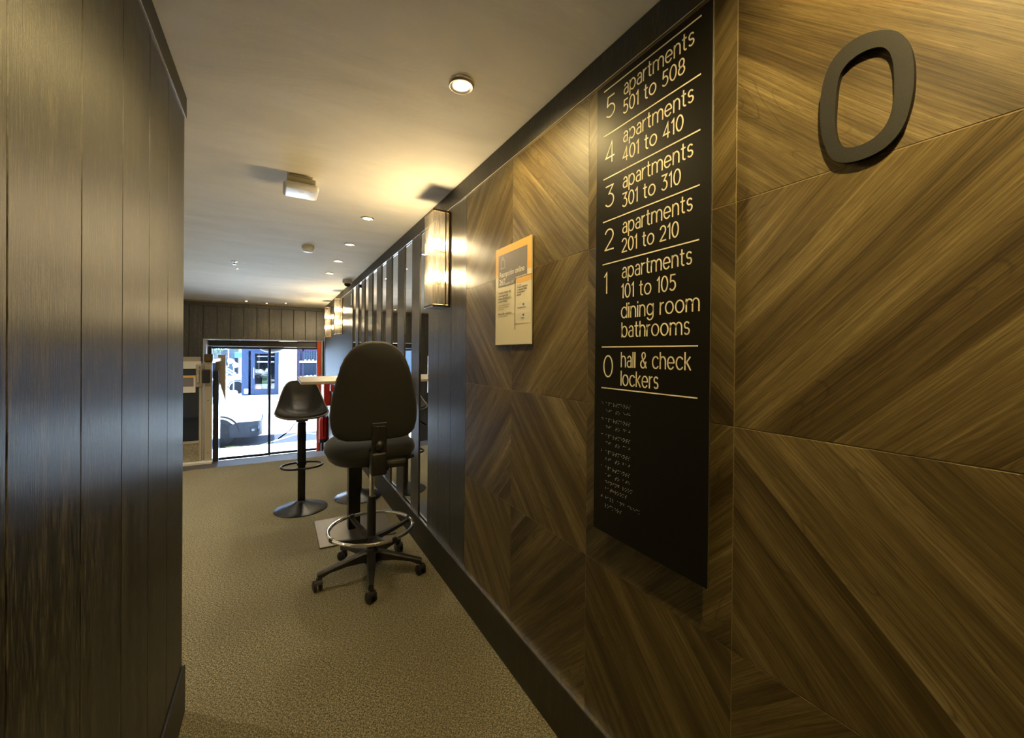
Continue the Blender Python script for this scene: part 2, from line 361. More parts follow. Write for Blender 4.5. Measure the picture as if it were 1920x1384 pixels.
# ================================================================== THE ROOM
W = .878; H = 2.288; XL = -.300; YE = 6.115; YF = 9.518; LOW = -.80; XO = -3.6; YB = -1.7
struct('floor', MB().box(XO-.1, W+.1, YB-.1, 5.80, -.12, 0), 'carpet')
struct('trim_threshold', MB().box(XO-.1, W+.02, 5.802, YE, -.12, .001, .003), 'strip')
mb = MB()
for k in range(5): mb.box(XO, W, YE-.02, YE+.02+.28*(k+.0)+.001, -.16*(k+1), -.16*k-.121 if k == 0 else -.16*k)
struct('stairs', mb, 'concrete')
struct('floor_lower', MB().box(XO-.1, W+.1, YE-.1, 9.86, LOW-.1, LOW), 'concrete')
struct('ceiling', MB().box(XO-.1, W+.2, YB-.1, YF+.4, H, H+.12), 'plaster')

# --- right wall
wr = thing('wall_right', None, None, (W, 0, 0), kind='structure')
part('backing', MB().box(W+.0007, W+.03, YB, 2.0295, .0, 2.19), 'tan', wr)
part('backing', MB().box(W+.03, W+.15, YB, YF+.4, LOW, H), 'gap', wr)
cols = [(-1.434+.4955*i, -1.434+.4955*(i+1)) for i in range(7)]          # last one ends at 2.03
cols = [(.5431+.4955*(c-1), .5431+.4955*c) for c in range(-4, 4)]
rows = [(.199+.4964*r, .199+.4964*(r+1)) for r in range(4)]
g = .0008
for ci, (ya, yb) in enumerate(cols):
    c = ci-4+1
    for r, (za, zb) in enumerate(rows):
        back = (c + r) % 2 == 0      # grain falling towards the camera end
        ox, oy = random.uniform(0, 40), random.uniform(0, 40)
        s = -1 if back else 1
        k = .70711
        def uvf(x, y, z, s=s, ox=ox, oy=oy, ya=ya, za=za):
            a = -(y-ya); b = z-za       # a runs to the viewer's right
            return ((a+s*b)*k+ox, (-s*a+b)*k+oy)
        t = part('veneer_panel', MB().box(W, W+.012, ya+g, yb-g, za+g, min(zb, 2.186)-g, .0007), 'veneer', wr, uvfn=uvf)
EDG = [2.029, 2.245, 2.455, 2.657, 2.857, 3.050, 3.258, 3.469, 3.677, 3.894, 4.092, 4.303, 4.518, 4.743, 4.957, 5.163, 5.371, 5.581, 5.825]
def board_r(a, b, z0=.197, z1=2.19, nm='board', th=.024): part(nm, MB().box(W, W+th, a+.0013, b-.0013, z0, z1, .0012), 'board', wr)
for i in range(3): board_r(EDG[i], EDG[i+1])
for i in range(4, 18, 2): board_r(EDG[i], EDG[i+1], nm='slat', th=.006)
y = 5.825
while y < YF-.05:
    yn = min(y+.2095, YF)
    board_r(y, yn, .197 if y < 6.0 else LOW, 2.19, th=.024); y = yn
mr = tag(part('mirror', MB().box(W+.007, W+.012, 2.662, 5.820, .199, 2.19), 'mirror', off=(W+.007, 4.2, .199)), 'long wall mirror set behind the seven dark vertical slats', 'mirror')
struct('baseboard_right', MB().box(W-.014, W+.002, YB, YE, 0, .197, .002), 'board2')
part('bright_bead', MB().box(W-.012, W+.001, YB, YE, .1972, .1992), 'bright', bpy.data.objects['baseboard_right'], label='thin bright metal bead', off=(0, 0, 0))
struct('trim_right', MB().box(W-.003, W+.03, YB, YF, 2.192, H-.001, .001), 'board2')
part('bright_bead', MB().box(W-.0035, W+.001, YB, YF, 2.189, 2.1915), 'bright', bpy.data.objects['trim_right'], label='thin bright metal bead', off=(0, 0, 0))
# --- left corridor wall
wl = thing('wall_left', None, None, (XL, 0, 0), kind='structure')
part('backing', MB().box(XL-.22, XL-.014, YB, 1.914, 0, H), 'gap', wl)
ys = [1.929-.0]+[1.665-.2215*i for i in range(16)]
ys = [1.929, 1.675, 1.453, 1.232, 1.010, .779]+[.779-.2235*i for i in range(1, 12)]
for a, b in zip(ys, ys[1:]): part('board', MB().box(XL-.016, XL, b+.0013, a-.0013, .17, 2.21, .0012), 'board', wl)
part('end_board', MB().box(XL-.22, XL-.0005, 1.914, 1.930, 0, H-.002, .001), 'board', wl)
struct('baseboard_left', MB().box(XL, XL+.010, YB, 1.932, 0, .176, .002), 'board2')
struct('trim_left', MB().box(XL, XL+.006, YB, 1.932, 2.211, H-.001, .001), 'board2')
part('bright_bead', MB().box(XL+.0005, XL+.0055, YB, 1.932, 2.208, 2.2105), 'bright', bpy.data.objects['trim_left'], label='thin bright metal bead', off=(0, 0, 0))
# --- hall side wall, wall behind the camera
struct('wall_outer', MB().box(XO-.1, XO, 1.7, YF+.3, LOW, H), 'plaster')
struct('wall_return', MB().box(XO, XL-.22, 1.72, 1.80, 0, H), 'plaster')
struct('wall_behind', MB().box(XL-.3, W+.1, YB-.1, YB, 0, H), 'board2')
# --- far wall with the entrance opening
wf = thing('wall_far', None, None, (0, YF, 0), kind='structure')
ZH = 1.572; XD0, XD1 = -1.193, .845
part('backing', MB().box(XO, XD0+.004, YF+.018, YF+.30, LOW, H), 'gap', wf)
part('backing', MB().box(XD0+.004, W, YF+.018, YF+.30, ZH+.004, H), 'gap', wf)
part('backing', MB().box(XD1, W, YF+.018, YF+.30, LOW, ZH+.004), 'gap', wf)
xs = [XO+.0, -3.327, -3.112, -2.9, -2.686, -2.473, -2.259, -2.045, -1.83, -1.616, -1.402, -1.193, -.979, -.765, -.556, -.339, -.13, .082, .299, .513, .719, W]
for a, b in zip(xs, xs[1:]):
    part('board', MB().box(a+.0035, b-.0035, YF, YF+.02, LOW if b < -1.1 else ZH, 2.195, .0015), 'board', wf)
struct('trim_far', MB().box(XO, W, YF-.008, YF+.01, 2.197, 2.262, .001), 'board2')
struct('trim_cove', MB().box(XO, W, YF-.02, YF+.01, 2.264, H-.001, .001), 'tan')
struct('trim_reveal', MB().box(XD0, XD0+.05, YF-.004, YF+.30, LOW, ZH, .002).box(XD1-.03, XD1, YF-.004, YF+.30, LOW, ZH, .002).box(XD0, XD1, YF-.004, YF+.30, ZH-.012, ZH+.003, .002), 'reveal')
# --- sliding entrance door
door = thing('door_1', None, None, (-.12, 9.80, LOW), kind='structure')
part('drive_housing', MB().box(-1.135, .80, 9.70, 9.86, 1.452, 1.555, .006), 'housing', door)
part('drive_rail', MB().box(-1.135, .80, 9.72, 9.86, 1.434, 1.451, .003), 'reveal', door)
part('motion_sensor', MB().box(-.77, -.52, 9.655, 9.70, 1.485, 1.535, .006).box(-.765, -.525, 9.66, 9.698, 1.470, 1.484, .003), 'housing', door)
def leaf(x0, x1, y):
    f = MB().box(x0, x0+.045, y, y+.035, LOW+.01, 1.432, .004).box(x1-.045, x1, y, y+.035, LOW+.01, 1.432, .004).box(x0+.045, x1-.045, y, y+.035, 1.392, 1.432, .004).box(x0+.045, x1-.045, y, y+.035, LOW+.01, LOW+.06, .004)
    fo = part('leaf_frame', f, 'aluminium', door)
    part('pane', MB().box(x0+.045, x1-.045, y+.014, y+.022, LOW+.06, 1.392), 'glass', fo)
leaf(-1.14, -.10, 9.78); leaf(-.145, .80, 9.82)
part('jamb', MB().box(-1.145, -1.085, 9.74, 9.86, LOW, 1.434, .003), 'aluminium', door)

# ================================================================== LAMPS
def spot_light(name, loc, power, col, size, blend=.6, rad=.03, parent=None):
    l = bpy.data.lights.new(name, 'SPOT'); l.energy = power; l.color = col; l.spot_size = math.radians(size); l.spot_blend = blend; l.shadow_soft_size = rad
    o = bpy.data.objects.new(name, l); C.objects.link(o)
    if parent is not None: o.parent = parent; o.location = Vector(loc)-world_loc(parent)
    else: o.location = loc
    return o
GL = 'recessed ceiling spots in a row along the slatted wall'
lab = {0.05: 'recessed ceiling spot over the large zero, out of view above', 1.344: 'largest brightly lit round recessed ceiling spot, nearest the camera', 3.009: 'recessed ceiling spot just right of the white access point', 3.818: 'recessed ceiling spot, third of the row counted from the brightest', 4.575: 'recessed ceiling spot, fourth of the row counted from the brightest', 5.342: 'recessed ceiling spot at the far end of the row, beside dome camera'}
def downlight(x, y, label, power, col=WARM, group=GL, r=.045, size=120):
    t = thing('ceiling_spot', label, 'ceiling light', (x, y, H), group)
    part('trim_ring', MB().lathe([(r-.014, -.001), (r-.016, -.004), (r-.011, -.008), (r-.004, -.008), (r, -.004), (r, -.0005)], (x, y, H), 28, cap=False), 'spotring', t, True)
    part('lamp', MB().lathe([(0, -.006), (r*.35, -.006), (r-.016, -.0015), (r-.014, -.0005)], (x, y, H), 24, cap=False), 'spot', t, True)
    spot_light('spot_beam', (x, y, H-.014), power, col, size, .8 if size < 160 else .5, .025, t)
downlight(.50, .10, lab[.05], 17, size=168)
downlight(.556, 1.344, lab[1.344], 9, size=168)
for yy in (3.009, 3.818, 4.575, 5.342): downlight(.547, yy, lab[yy], 7, NEUTRAL)
downlight(-.494, 9.136, 'small recessed spot near far wall, leftmost of the three above the entrance', 2, NEUTRAL, 'spots above the entrance', .04)
downlight(-.17, 9.30, 'small recessed spot casting a bright patch on boards above the entrance', 9, WARM, 'spots above the entrance', .035, 80)
downlight(.152, 9.094, 'small recessed spot near far wall, rightmost of the three above the entrance', 2, NEUTRAL, 'spots above the entrance', .04)
GH = 'added fill spots in the unseen hall behind the left wall'  # unseen spots added as general fill from the hall side
for i, (xx, yy) in enumerate([(-1.5, 2.9), (-1.5, 4.9), (-1.6, 7.2), (-2.8, 4.0)]):
    downlight(xx, yy, ['unseen added fill spot nearest the left corridor wall end', 'unseen added fill spot in the middle of the hall, left of the stools', 'unseen added fill spot above the platform lift', 'unseen added fill spot near the outer side wall'][i], 30, NEUTRAL, GH)
downlight(.10, -.9, 'unseen added fill spot in the passage behind the camera', 2, WARM, 'added fill spot behind the camera')  # extra unseen spot, added as weak fill from behind

def sconce(yn, label):
    # yn: near side face; box runs 0.15 along the wall, 0.105 out of it
    z0, z1 = 1.628, 2.160; y0, y1 = yn, yn+.152; x0 = W-.105
    t = thing('wall_sconce', label, 'wall lamp', (W, (y0+y1)/2, (z0+z1)/2), 'ribbed glass wall sconces')
    part('back_plate', MB().box(W-.014, W-.0005, y0, y1, z0, z1, .002), 'brass', t)
    part('top_cap', MB().box(x0-.004, W-.0005, y0-.004, y1+.004, z1, z1+.012, .002), 'brass', t)
    part('bottom_cap', MB().box(x0-.004, W-.0005, y0-.004, y1+.004, z0-.014, z0, .002), 'brass', t)
    part('side_post', MB().box(W-.036, W-.029, y0-.002, y0+.006, z0, z1).box(W-.036, W-.029, y1-.006, y1+.002, z0, z1), 'brass', t)
    # ribbed shade: one glass skin with half-round ribs on three sides
    P = .0095; pts = []
    def run(ax, ay, bx, by):
        L = math.hypot(bx-ax, by-ay); n = round(L/P); dx, dy = (bx-ax)/L, (by-ay)/L; nx, ny = dy, -dx
        for i in range(n):
            for k in range(5):
                tt = k/5; h = .0042*math.sin(PI*tt)
                pts.append((ax+dx*L*(i+tt)/n - nx*h, ay+dy*L*(i+tt)/n - ny*h))
    path = [(W-.014, y0), (x0, y0), (x0, y1), (W-.014, y1)]
    for a, b in zip(path, path[1:]): run(a[0], a[1], b[0], b[1])
    pts.append(path[-1])
    m2 = MB(); m2.loft([[(px, py, z0) for px, py in pts], [(px, py, z1) for px, py in pts]], cap=False, closed=False)
    part('ribbed_shade', m2, 'ribbed', t, True, recalc=False)
    for zc in (1.995, 1.805):
        b = part('bulb', MB().lathe([(0, -.032), (.014, -.028), (.022, -.016), (.024, 0), (.022, .016), (.014, .028), (0, .032)], (W-.058, (y0+y1)/2, zc), 14), 'bulb', t, True)
        part('bulb_holder', MB().lathe([(.012, -.052), (.012, -.028)], (W-.058, (y0+y1)/2, zc), 12).box(W-.058, W-.012, (y0+y1)/2-.004, (y0+y1)/2+.004, zc-.05, zc-.042), 'brass', t)
sconce(2.262, 'ribbed glass wall sconce with two lit bulbs nearest the camera, beside the poster wall')
sconce(6.745, 'ribbed glass wall sconce with two lit bulbs just past the slatted mirror')
sconce(8.215, 'ribbed glass wall sconce with two lit bulbs farthest away, near the entrance wall')

# ================================================================== CEILING DEVICES
ap = thing('access_point', 'white rounded wireless access point hanging under the ceiling', 'access point', (.115, 2.50, H))
part('body', MB().box(.025, .195, 2.43, 2.60, 2.204, 2.240, .017, 5), 'white', ap, True)
vent = MB()
vent.box(.042, .178, 2.445, 2.585, 2.238, 2.268, .002)
for k in range(17): vent.box(.046+.0078*k, .0500+.0078*k, 2.441, 2.447, 2.244, 2.264)
part('vented_neck', vent, 'offwhite', ap)
part('mount', MB().box(.055, .165, 2.46, 2.57, 2.270, H, .002).box(.07, .10, 2.452, 2.462, 2.272, 2.279).box(.118, .152, 2.452, 2.462, 2.272, 2.279), 'offwhite', ap)
part('emblem', MB().lathe([(.016, -.0015), (.016, .001)], (.11, 2.475, 2.2045), 20).b, 'offwhite', ap)
part('status_light', MB().box(.150, .170, 2.450, 2.454, 2.2032, 2.2050), mat('blue_led', (.3, .35, .9), .4), ap)
def detector(x, y, label, r=.05):
    t = thing('smoke_detector', label, 'smoke detector', (x, y, H))
    part('base', MB().lathe([(r, 0), (r, -.016), (r*.93, -.022)], (x, y, H), 24), 'offwhite', t, True)
    part('sensing_chamber', MB().lathe([(r*.84, -.022), (r*.86, -.038), (r*.7, -.044), (0, -.046)], (x, y, H), 24), 'white', t, True)
    part('vent_slots', MB().lathe([(r*.80, -.021), (r*.80, -.030)], (x, y, H), 24), 'rubber', t)
detector(.240, 4.12, 'cream smoke detector on the ceiling, left of the recessed spots')
cam = thing('dome_camera', 'dome security camera on the ceiling beside the slatted wall', 'security camera', (.80, 5.75, H))
part('base', MB().lathe([(.058, 0), (.060, -.012), (.060, -.036), (.050, -.046)], (.80, 5.75, H), 24), 'offwhite', cam, True)
part('dome', MB().lathe([(.040, -.046), (.039, -.060), (.030, -.075), (.016, -.084), (0, -.087)], (.80, 5.75, H), 24), 'lens', cam, True)
sp = thing('sprinkler_head', 'tiny pendant sprinkler head on the ceiling, left of the smoke detector', 'sprinkler', (-.39, 5.19, H))
part('rosette', MB().lathe([(.030, 0), (.027, -.006), (.012, -.010)], (-.39, 5.19, H), 18), 'steel', sp, True)
part('deflector', MB().lathe([(.006, -.01), (.006, -.03), (.016, -.032), (.016, -.035)], (-.39, 5.19, H), 14), 'steel', sp)
downlight(-.391, 5.604, 'tiny lit recessed spot behind the sprinkler head', 3, NEUTRAL, 'small spot behind the sprinkler', .022)

# ================================================================== WALL SIGNS
XS = W-.027
sg = thing('floor_directory_sign', 'tall black directory sign listing floors 5 to 0 in cream lettering', 'sign', (XS, .778, .815))
part('plate', MB().box(XS, XS+.004, .585, .971, .817, 2.157, .0006), 'signblack', sg)
part('plate_edge', MB().box(XS+.0008, XS+.0044, .5838, .5852, .816, 2.158), 'bright', sg, label='silver edge of the plate')
part('standoff', MB().box(XS+.004, W, .64, .915, .88, 2.10), 'gap', sg)
def line_text(s, yl, yr, base, asc, wd, nm='lettering', fit=True):
    st, wdt = text_strokes(s)
    k = (yl-yr)/wdt if fit else asc
    mbb = MB()
    ribbons(mbb, [[(px*k, py*asc) for px, py in l] for l in st], lambda a, b, h: (XS-h, yl-a, base+b), wd, .0008)
    return part(nm, mbb, 'letter', sg)
rules = [2.137, 2.002, 1.873, 1.745, 1.618, 1.371, 1.249]
for z in rules: part('rule', MB().box(XS-.0008, XS, .6145, .940, z-.0016, z+.0016), 'letter', sg)
S = .0034
for d, z, txt, wd in (('5', 2.137, '501 to 508', .201), ('4', 2.002, '401 to 410', .198), ('3', 1.873, '301 to 310', .192), ('2', 1.745, '201 to 210', .188)):
    line_text('apartments', .858, .634, z-.052, .039, S); line_text(txt, .860, .860-wd, z-.105, .037, S)
    line_text(d, .9300, .8955, z-.086, .060, .0038, 'numeral')
line_text('apartments', .858, .634, 1.566, .039, S); line_text('101 to 105', .860, .679, 1.510, .038, S)
line_text('dining room', .860, .613, 1.453, .040, S); line_text('bathrooms', .858, .638, 1.399, .040, S)
line_text('1', .931, .920, 1.531, .060, .0038, 'numeral')
line_text('hall & check', .859, .634, 1.314, .041, S); line_text('lockers', .859, .729, 1.262, .040, S)
line_text('0', .9305, .8945, 1.283, .062, .0038, 'numeral')
BR = {'a': '1', 'b': '12', 'c': '14', 'd': '145', 'e': '15', 'f': '124', 'g': '1245', 'h': '125', 'i': '24', 'j': '245', 'k': '13', 'l': '123', 'm': '134', 'n': '1345', 'o': '135', 'p': '1234', 'r': '1235', 's': '234', 't': '2345', '#': '3456', ' ': ''}
dig = {str((i+1) % 10): c for i, c in enumerate('abcdefghij')}
def braille(s, y, z, mbb, sp=.0100, d=.0040):
    for i, ch in enumerate(s):
        for k in BR[dig.get(ch, ch)]:
            k = int(k)-1; cy = y-i*sp-(k//3)*d; cz = z-(k % 3)*d
            mbb.lathe([(.0009, 0), (.0007, -.0008), (0, -.0011)], (XS, cy, cz), 6, 'X', cap=False)
mbb = MB(); z = 1.206
for d, t2 in (('5', 'ejh'), ('4', 'daj'), ('3', 'caj'), ('2', 'baj')):
    braille(d, .937, z, mbb); braille('apartments', .918, z, mbb); braille(d+'ja to '.replace('ja', 'ja')+t2, .918, z-.0215, mbb); z -= .0475
braille('1', .937, z, mbb); braille('apartments', .918, z, mbb); braille('aja to aje', .918, z-.0215, mbb); braille('dining room', .918, z-.042, mbb); braille('bathrooms', .918, z-.062, mbb)
z -= .089; braille('0', .937, z, mbb); braille('hall and check', .918, z, mbb); braille('lockers', .918, z-.023, mbb)
part('braille_dots', mbb, 'white', sg, kind='stuff')

# big zero
ZO = [(0.278, 1.885), (0.263, 1.868), (0.255, 1.844), (0.25, 1.813), (0.25, 1.775), (0.254, 1.743), (0.263, 1.713), (0.278, 1.696), (0.295, 1.688), (0.321, 1.686), (0.344, 1.69), (0.359, 1.701), (0.369, 1.724), (0.378, 1.767), (0.38, 1.798), (0.378, 1.837), (0.371, 1.867), (0.361, 1.888), (0.342, 1.9), (0.323, 1.904), (0.301, 1.898)]
ZI = [(0.286, 1.862), (0.279, 1.846), (0.275, 1.824), (0.274, 1.784), (0.276, 1.754), (0.282, 1.733), (0.295, 1.717), (0.314, 1.712), (0.333, 1.713), (0.345, 1.721), (0.352, 1.736), (0.356, 1.761), (0.355, 1.805), (0.352, 1.841), (0.346, 1.86), (0.332, 1.87), (0.312, 1.872), (0.297, 1.869)]
def smooth_loop(P, n):
    m = len(P); out = []
    L = [0]
    for i in range(m): L.append(L[-1]+math.dist(P[i], P[(i+1) % m]))
    def cr(p0, p1, p2, p3, t): return tuple(.5*((2*p1[j])+(-p0[j]+p2[j])*t+(2*p0[j]-5*p1[j]+4*p2[j]-p3[j])*t*t+(-p0[j]+3*p1[j]-3*p2[j]+p3[j])*t**3) for j in (0, 1))
    for k in range(n):
        d = L[-1]*k/n; i = max(j for j in range(m) if L[j] <= d); t = (d-L[i])/(L[i+1]-L[i])
        out.append(cr(P[(i-1) % m], P[i], P[(i+1) % m], P[(i+2) % m], t))
    return out
def relax(P, it=3):
    for _ in range(it): P = [tuple(.25*P[i-1][j]+.5*P[i][j]+.25*P[(i+1) % len(P)][j] for j in (0, 1)) for i in range(len(P))]
    return P
zo, zi = relax(smooth_loop(ZO, 72), 8), relax(smooth_loop(ZI, 72), 8)
x0 = W-.010
zm = MB().ring_plate([(x0, a, b) for a, b in zo], [(x0, a, b) for a, b in zi], (.010, 0, 0))
tag(part('floor_numeral', zm, 'zero', off=(W, .315, 1.69)), 'large black raised numeral zero on the walnut wall, beside the directory sign', 'numeral')

# poster
XP = W-.010
po = thing('information_poster', 'cream and yellow poster about online reception on the walnut wall', 'poster', (XP, 1.515, 1.387))
part('board', MB().box(XP, XP+.006, 1.365, 1.669, 1.387, 1.818, .0006), 'posterbase', po)
part('mount', MB().box(XP+.006, W, 1.40, 1.63, 1.42, 1.78), 'gap', po)
def PY(t): return 1.669-.304*t            # 0 left .. 1 right
def PZ(t): return 1.818-.431*t            # 0 top .. 1 bottom
def patch(n, u0, u1, v0, v1, m, lay, par=None): return part(n, MB().box(XP-.0003*lay, XP, PY(u1), PY(u0), PZ(v1), PZ(v0)), m, po)
patch('yellow_band', 0, 1, 0, .30, 'yellow', 1)
patch('slate_block', .09, .89, .075, .405, 'slate', 2)
patch('phone_card', .60, 1.0, .345, .80, 'posterbase', 3)
patch('phone_header', .62, 1.0, .355, .412, 'yellow', 4)
mo = MB()
ribbons(mo, [[(PYv, PZv) for PYv, PZv in [(PY(.585), PZ(.85)), (PY(.585), PZ(.385))]+[(PY(.585+.05*(1-math.cos(a))), PZ(.385-.028*math.sin(a))) for a in [PI/2*i/6 for i in range(7)]]+[(PY(1), PZ(.357))]]], lambda a, b, h: (XP-.0008-h, a, b), .0032, .0004)
part('phone_outline', mo, 'inkdark', po)
patch('button_card', .64, .97, .60, .672, 'paper', 4); patch('button_card', .64, .97, .70, .772, 'paper', 4)
patch('button_mark', .79, .83, .613, .632, 'slate', 5); patch('button_mark', .79, .83, .713, .732, 'slate', 5)
ic = MB()
ribbons(ic, [[(PY(.15), PZ(.215)), (PY(.30), PZ(.215))], [(PY(.17), PZ(.205))]*1+[(PY(.17), PZ(.17))]+[(PY(.225-.055*math.cos(a)), PZ(.155-.030*math.sin(a))) for a in [PI*i/10 for i in range(11)]]+[(PY(.28), PZ(.205))], [(PY(.205), PZ(.108)), (PY(.245), PZ(.108))]], lambda a, b, h: (XP-.0010-h, a, b), .0016, .0003)
part('house_icon', ic, 'inkwhite', po)
def print_text(s, u, v, size, m, bold=0.0, sx=1.0):
    cu = bpy.data.curves.new('print', 'FONT'); cu.body = s; cu.size = size; cu.offset = bold; cu.space_line = .95
    o = bpy.data.objects.new('print', cu); C.objects.link(o)
    dg = bpy.context.evaluated_depsgraph_get(); dg.update(); me = bpy.data.meshes.new_from_object(o.evaluated_get(dg)); bpy.data.objects.remove(o)
    for q in me.vertices:
        a, b, _ = q.co; q.co = (XP-.0017-XP, PY(u)-a*sx-1.515, PZ(v)+b-1.387)
    me.materials.clear(); me.materials.append(M[m]); me.name = 'lettering'
    ob = bpy.data.objects.new('lettering', me); C.objects.link(ob); ob.parent = po
print_text('Recepción online\n24/7', .125, .305, .0335, 'inkwhite', .0003, .92)
print_text('Online reception 24/7', .13, .392, .016, 'inkwhite', 0, .9)
print_text('Si necesitas cualquier cosa\ny tienes alguna duda,\nestamos disponibles para ti\nen todo momento.', .10, .475, .0135, 'inkdark', .0003, .78)
print_text('If you need anything or have any\nquestions, we are available for\nyou at all times.', .10, .60, .0095, 'inkdark', 0, .85)
print_text('Escanea el QR y te ayudaremos', .10, .69, .0115, 'inkdark', .0003, .80)
print_text('Scan the QR to say hello', .10, .715, .0095, 'inkdark', 0, .85)
print_text('Bienvenido', .64, .435, .0075, 'inkdark')
print_text('Te damos la bienvenida\na la Recepción Online.\n¿En qué podemos\nayudarte?', .64, .46, .0108, 'inkdark', .0002, .80)
print_text('Mis preguntas frecuentes', .66, .655, .0078, 'inkdark', .0002, .80)
print_text('Contactar', .75, .755, .0075, 'inkdark', .0002, .85)

# small label strip at the far end of the mirror
lb = tag(part('wall_label', MB().box(W-.003, W, 5.885, 5.965, 1.985, 2.140, .0004), 'paper', off=(W, 5.92, 1.985)), 'small pale paper notice high on the dark wall, left of the mirror slats', 'notice')

# ================================================================== CHAIR
def superloop(cx, cy, a, b, z, n=40, e=2.6):
    out = []
    for i in range(n):
        t = 2*PI*i/n; c, s = math.cos(t), math.sin(t)
        out.append((cx+a*math.copysign(abs(c)**(2/e), c), cy+b*math.copysign(abs(s)**(2/e), s), z))
    return out
def build_chair():
    cx, cy = .505, 2.58
    t = thing('drafting_chair', 'tall black drafting chair seen from behind, with chrome foot ring and castors', 'chair', (cx, cy, 0))
    # five-arm base
    mb = MB(); angs = [math.radians(a) for a in (-101, -29, 43, 115, 187)]
    for a in angs:
        d = Vector((math.cos(a), math.sin(a), 0)); n = Vector((-d.y, d.x, 0)); rings = []
        for r, zt, zb, hw in ((.015, .150, .085, .026), (.06, .150, .095, .025), (.15, .132, .098, .021), (.24, .112, .088, .017), (.285, .102, .070, .015), (.303, .098, .068, .014)):
            c = Vector((cx, cy, 0))+d*r
            rings.append([c+n*hw+Vector((0, 0, zb)), c+n*hw+Vector((0, 0, zt-.008)), c+n*hw*.7+Vector((0, 0, zt)), c-n*hw*.7+Vector((0, 0, zt)), c-n*hw+Vector((0, 0, zt-.008)), c-n*hw+Vector((0, 0, zb))])
        mb.loft(rings)
    mb.lathe([(.042, .08), (.044, .13), (.036, .160), (.028, .165)], (cx, cy, 0), 20)
    part('star_base', mb, 'black', t)
    for i, a in enumerate(angs):
        d = Vector((math.cos(a), math.sin(a), 0)); p = Vector((cx, cy, 0))+d*.300
        sw = math.radians([25, 20, 8, 60, 10][i]); ax = Vector((math.cos(sw), math.sin(sw), 0)); bx = Vector((-ax.y, ax.x, 0))
        h = MB().lathe([(.0075, .062), (.0075, .075)], p, 10)
        # hood over two wheels
        rings = []
        for s in (-.025, -.022, .022, .025):
            k = .8 if abs(s) > .023 else 1
            rings.append([p+ax*s+bx*(.026*k*math.cos(tt))+Vector((0, 0, .032+.032*k*math.sin(tt))) for tt in [PI*j/8-.35 for j in range(9)]])
        h.loft(rings)
        co = part('castor', h, 'black', t)
        for s in (-1, 1):
            wv = MB(); prof = [(0, -.007), (.020, -.008), (.0255, -.005), (.0265, 0), (.0255, .005), (.020, .008), (0, .007)]
            n = 20; R = []
            c0 = p+ax*s*.0155+Vector((0, 0, .0265))
            for r, hh in prof: R.append([c0+ax*hh+bx*(r*math.cos(2*PI*j/n))+Vector((0, 0, r*math.sin(2*PI*j/n))) for j in range(n)] )
            wv.loft(R); bmesh.ops.remove_doubles(wv.b, verts=wv.b.verts, dist=1e-5)
            part('wheel', wv, 'rubber', co, True, off=(cx, cy, 0))
    # column
    part('gas_sleeve', MB().lathe([(.026, .16), (.026, .44), (.023, .455), (.023, .475)], (cx, cy, 0), 20), 'black', t, True)
    part('gas_piston', MB().lathe([(.0135, .47), (.0135, .72)], (cx, cy, 0), 18), 'chrome', t, True, label='chrome gas piston')
    part('ring_hub', MB().lathe([(.040, .198), (.042, .215), (.038, .235), (.028, .240)], (cx, cy, 0), 20), 'black', t, True)
    sp = [(.718-cx, 2.615-cy), (.315-cx, 2.51-cy), (.434-cx, 2.78-cy), (.572-cx, 2.346-cy)]
    RR = .243; RZ = .288
    for a in [math.radians(k) for k in (9, 81+28, 199, 289)]:
        d = Vector((math.cos(a), math.sin(a), 0)); n = Vector((-d.y, d.x, 0)); rings = []
        for r, z, hw, hh in ((.03, .222, .018, .014), (.10, .234, .014, .012), (.20, .262, .012, .010), (RR-.004, .276, .011, .009)):
            c = Vector((cx, cy, z))+d*r
            rings.append([c+n*hw-Vector((0, 0, hh)), c+n*hw+Vector((0, 0, hh)), c-n*hw+Vector((0, 0, hh)), c-n*hw-Vector((0, 0, hh))])
        part('ring_spoke', MB().loft(rings).obox(Vector((cx, cy, RZ-.001))+d*RR, n*.034, d*.024, (0, 0, .024), .004), 'black', t)
    part('foot_ring', MB().tube([(cx+RR*math.cos(2*PI*i/56), cy+RR*math.sin(2*PI*i/56), RZ) for i in range(56)], .0105, 12, True), 'chrome', t, True, label='chrome foot ring')
    # seat
    sx, sy = cx-.005, cy+.03
    rings = [superloop(sx, sy, .17, .15, .700), superloop(sx, sy, .215, .205, .702), superloop(sx, sy, .238, .225, .722), superloop(sx, sy, .246, .233, .745)]
    part('seat_pan', MB().loft(rings), 'black', t, True)
    rings = [superloop(sx, sy, .246, .233, .744), superloop(sx, sy, .256, .243, .760), superloop(sx, sy, .257, .244, .780), superloop(sx, sy, .248, .236, .806), superloop(sx, sy, .222, .214, .826), superloop(sx, sy, .16, .15, .836), superloop(sx, sy, .05, .05, .838)]
    part('seat_cushion', MB().loft(rings), 'fabric', t, True)
    part('tilt_mechanism', MB().box(cx-.055, cx+.055, cy-.20, cy+.10, .672, .700, .006).box(cx-.03, cx+.03, cy-.04, cy+.04, .655, .674, .004), 'black', t)
    part('height_lever', MB().tube([(cx+.05, cy-.02, .69), (cx+.17, cy-.03, .688), (cx+.225, cy-.04, .700)], .006, 8).tube([(cx+.19, cy-.035, .69), (cx+.245, cy-.045, .705)], [.010, .011], 10), 'black', t, True)
    # back upright
    by = 2.315
    part('pivot_block', MB().box(.447, .535, by-.012, by+.060, .672, .800, .014, 3), 'black', t, True)
    part('tension_knob', MB().lathe([(.020, .0), (.023, .004), (.024, .075), (.022, .100), (.016, .105)], (.535, by+.018, .728), 20, 'X'), 'black', t, True)
    kn = MB()
